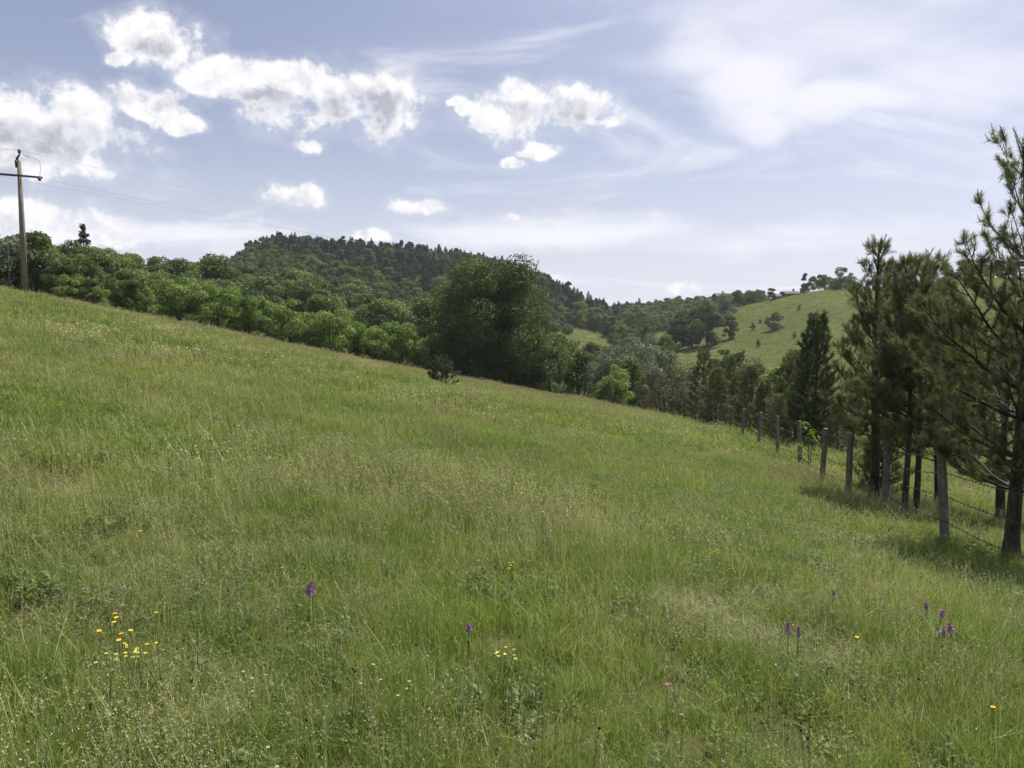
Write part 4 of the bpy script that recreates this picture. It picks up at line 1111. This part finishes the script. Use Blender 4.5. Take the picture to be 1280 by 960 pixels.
def flower(kind, px, py, label, cat, group, s=1.0, hoff=.36):
    """the bloom shows at (px, py); its foot is on the ground below"""
    s = s * .82
    Y = np.geomspace(1.6, 100, 1500); d = ray(px, py); x, z = d.x / d.y * Y, CAMZ + d.z / d.y * Y
    k = np.nonzero(height(x, Y) + hoff * s > z)[0]; i = k[0] if len(k) else 900
    e = empty('wildflower', (x[i], Y[i], hz(x[i], Y[i])), rng.uniform(0, 6.28), s * rng.uniform(.88, 1.08), label, cat, group)
    w = .03 if kind == 'orchid' else .14; e.rotation_euler = (rng.uniform(-w, w), rng.uniform(-w, w), rng.uniform(0, 6.28))
    a, b = FL[kind]; part('stem', a, e); nm = {'orchid': 'flower_spike', 'orchid_small': 'flower_spike', 'knob': 'seed_head', 'red': 'seed_head'}.get(kind, 'petals')
    for me in (b if isinstance(b, list) else [b]): part(nm, me, e)


ORD = 'first second third fourth fifth sixth seventh eighth ninth tenth eleventh twelfth thirteenth fourteenth fifteenth sixteenth seventeenth eighteenth nineteenth twentieth'.split()


def nth(k, n):
    """which one, counted from the left of the photo"""
    if k == 0: return 'leftmost'
    if k == n - 1: return 'rightmost'
    if k < len(ORD): return ORD[k] + ' from the left'
    return ORD[n - 1 - k] + ' from the right'


def row(kind, pts, what, cat, group, s=1.0, hoff=.36):
    pts = sorted(pts)
    for k, (px, py) in enumerate(pts): flower(kind, px, py, '%s of the %s' % (nth(k, len(pts)), what), cat, group, s, hoff)


for px, py, lb in [(384, 738, 'violet orchid spike in the left foreground, the left of a close pair'), (391, 737, 'violet orchid spike in the left foreground, the right of a close pair'), (985, 782, 'violet orchid right of centre, the left of two'), (997, 781, 'violet orchid right of centre, the right of two')]:
    flower('orchid', px, py, lb, 'orchid', 'violet orchids in the grass', 1.0, .30)
for i, (px, py) in enumerate([(1161, 748), (1170, 754), (1185, 765), (1176, 770), (1190, 772)]):
    flower('orchid_small', px, py, ['highest of the five violet flowers below the nearest fence post', 'second violet flower down in the cluster below the nearest fence post', 'violet flower in the middle right of the cluster below the nearest fence post', 'violet flower at the lower left of the cluster below the nearest fence post', 'rightmost violet flower of the cluster below the nearest fence post'][i], 'wild flower', 'violet flowers below the fence')
row('orchid_small', [(1001, 640), (1006, 642), (1012, 643), (1017, 641), (585, 772), (948, 662), (1046, 730), (1082, 702)], 'pale violet flower spikes in the sunny grass', 'wild flower', 'pale violet flowers in the meadow', .9)
row('yellow', [(137, 767), (149, 766), (144, 774), (150, 785), (153, 789), (152, 796), (124, 785), (196, 761)], 'golden yellow flowers in the patch at lower left', 'wild flower', 'golden flowers at lower left', 1.0)
row('yellow_multi', [(160, 800), (170, 806), (178, 807), (132, 812), (203, 800), (629, 815), (632, 820), (905, 692), (912, 705), (1270, 740), (640, 700)], 'small lemon yellow flower clusters low in the meadow', 'wild flower', 'small lemon flowers in the meadow')
flower('yellow', 1067, 796, 'single golden flower in the right foreground', 'wild flower', 'lone golden flowers'); flower('yellow', 172, 665, 'single golden flower at the left of the meadow', 'wild flower', 'lone golden flowers'); flower('yellow', 1244, 878, 'single golden flower near the lower right corner', 'wild flower', 'lone golden flowers')
flower('pink', 834, 854, 'bright pink flower in the right foreground, the upper of two', 'wild flower', 'bright pink flowers'); flower('pink', 853, 885, 'bright pink flower in the right foreground, the lower of two', 'wild flower', 'bright pink flowers')
row('knob', [(535, 803), (386, 697), (383, 709), (422, 720), (346, 778), (341, 796), (436, 836), (585, 800), (643, 767), (641, 790), (660, 873), (729, 909), (728, 737), (660, 745), (611, 712), (229, 774), (244, 780), (229, 799), (220, 804), (284, 745), (152, 932), (1015, 918), (1022, 928), (668, 694), (624, 728), (689, 808), (510, 640), (405, 900)], 'dark brown seed heads in the foreground grass', 'seed head', 'dark seed heads in the grass', 1.0, .43)
for i, (px, py) in enumerate([(431, 835), (678, 862), (1013, 893), (1140, 850)]):
    flower('red', px, py, ['dull crimson flower head at lower left of centre', 'crimson flower head at lower centre', 'dark crimson flower head in the lower right foreground', 'crimson flower head at the right foreground'][i], 'wild flower', 'crimson flower heads', 1.0, .41)
row('blue', [(90, 722), (153, 733), (194, 484), (90, 446), (655, 518), (590, 520), (815, 540), (875, 571), (790, 672)], 'small blue violet flower clusters in the meadow', 'wild flower', 'blue violet flowers', 1.0)
row('cream', [(10, 703), (344, 698), (372, 697), (335, 740), (312, 830), (338, 929), (468, 832), (500, 845), (650, 606), (620, 600), (1010, 635), (1075, 633)], 'small cream flower clusters in the meadow grass', 'wild flower', 'cream flowers in the meadow', 1.0, .38)
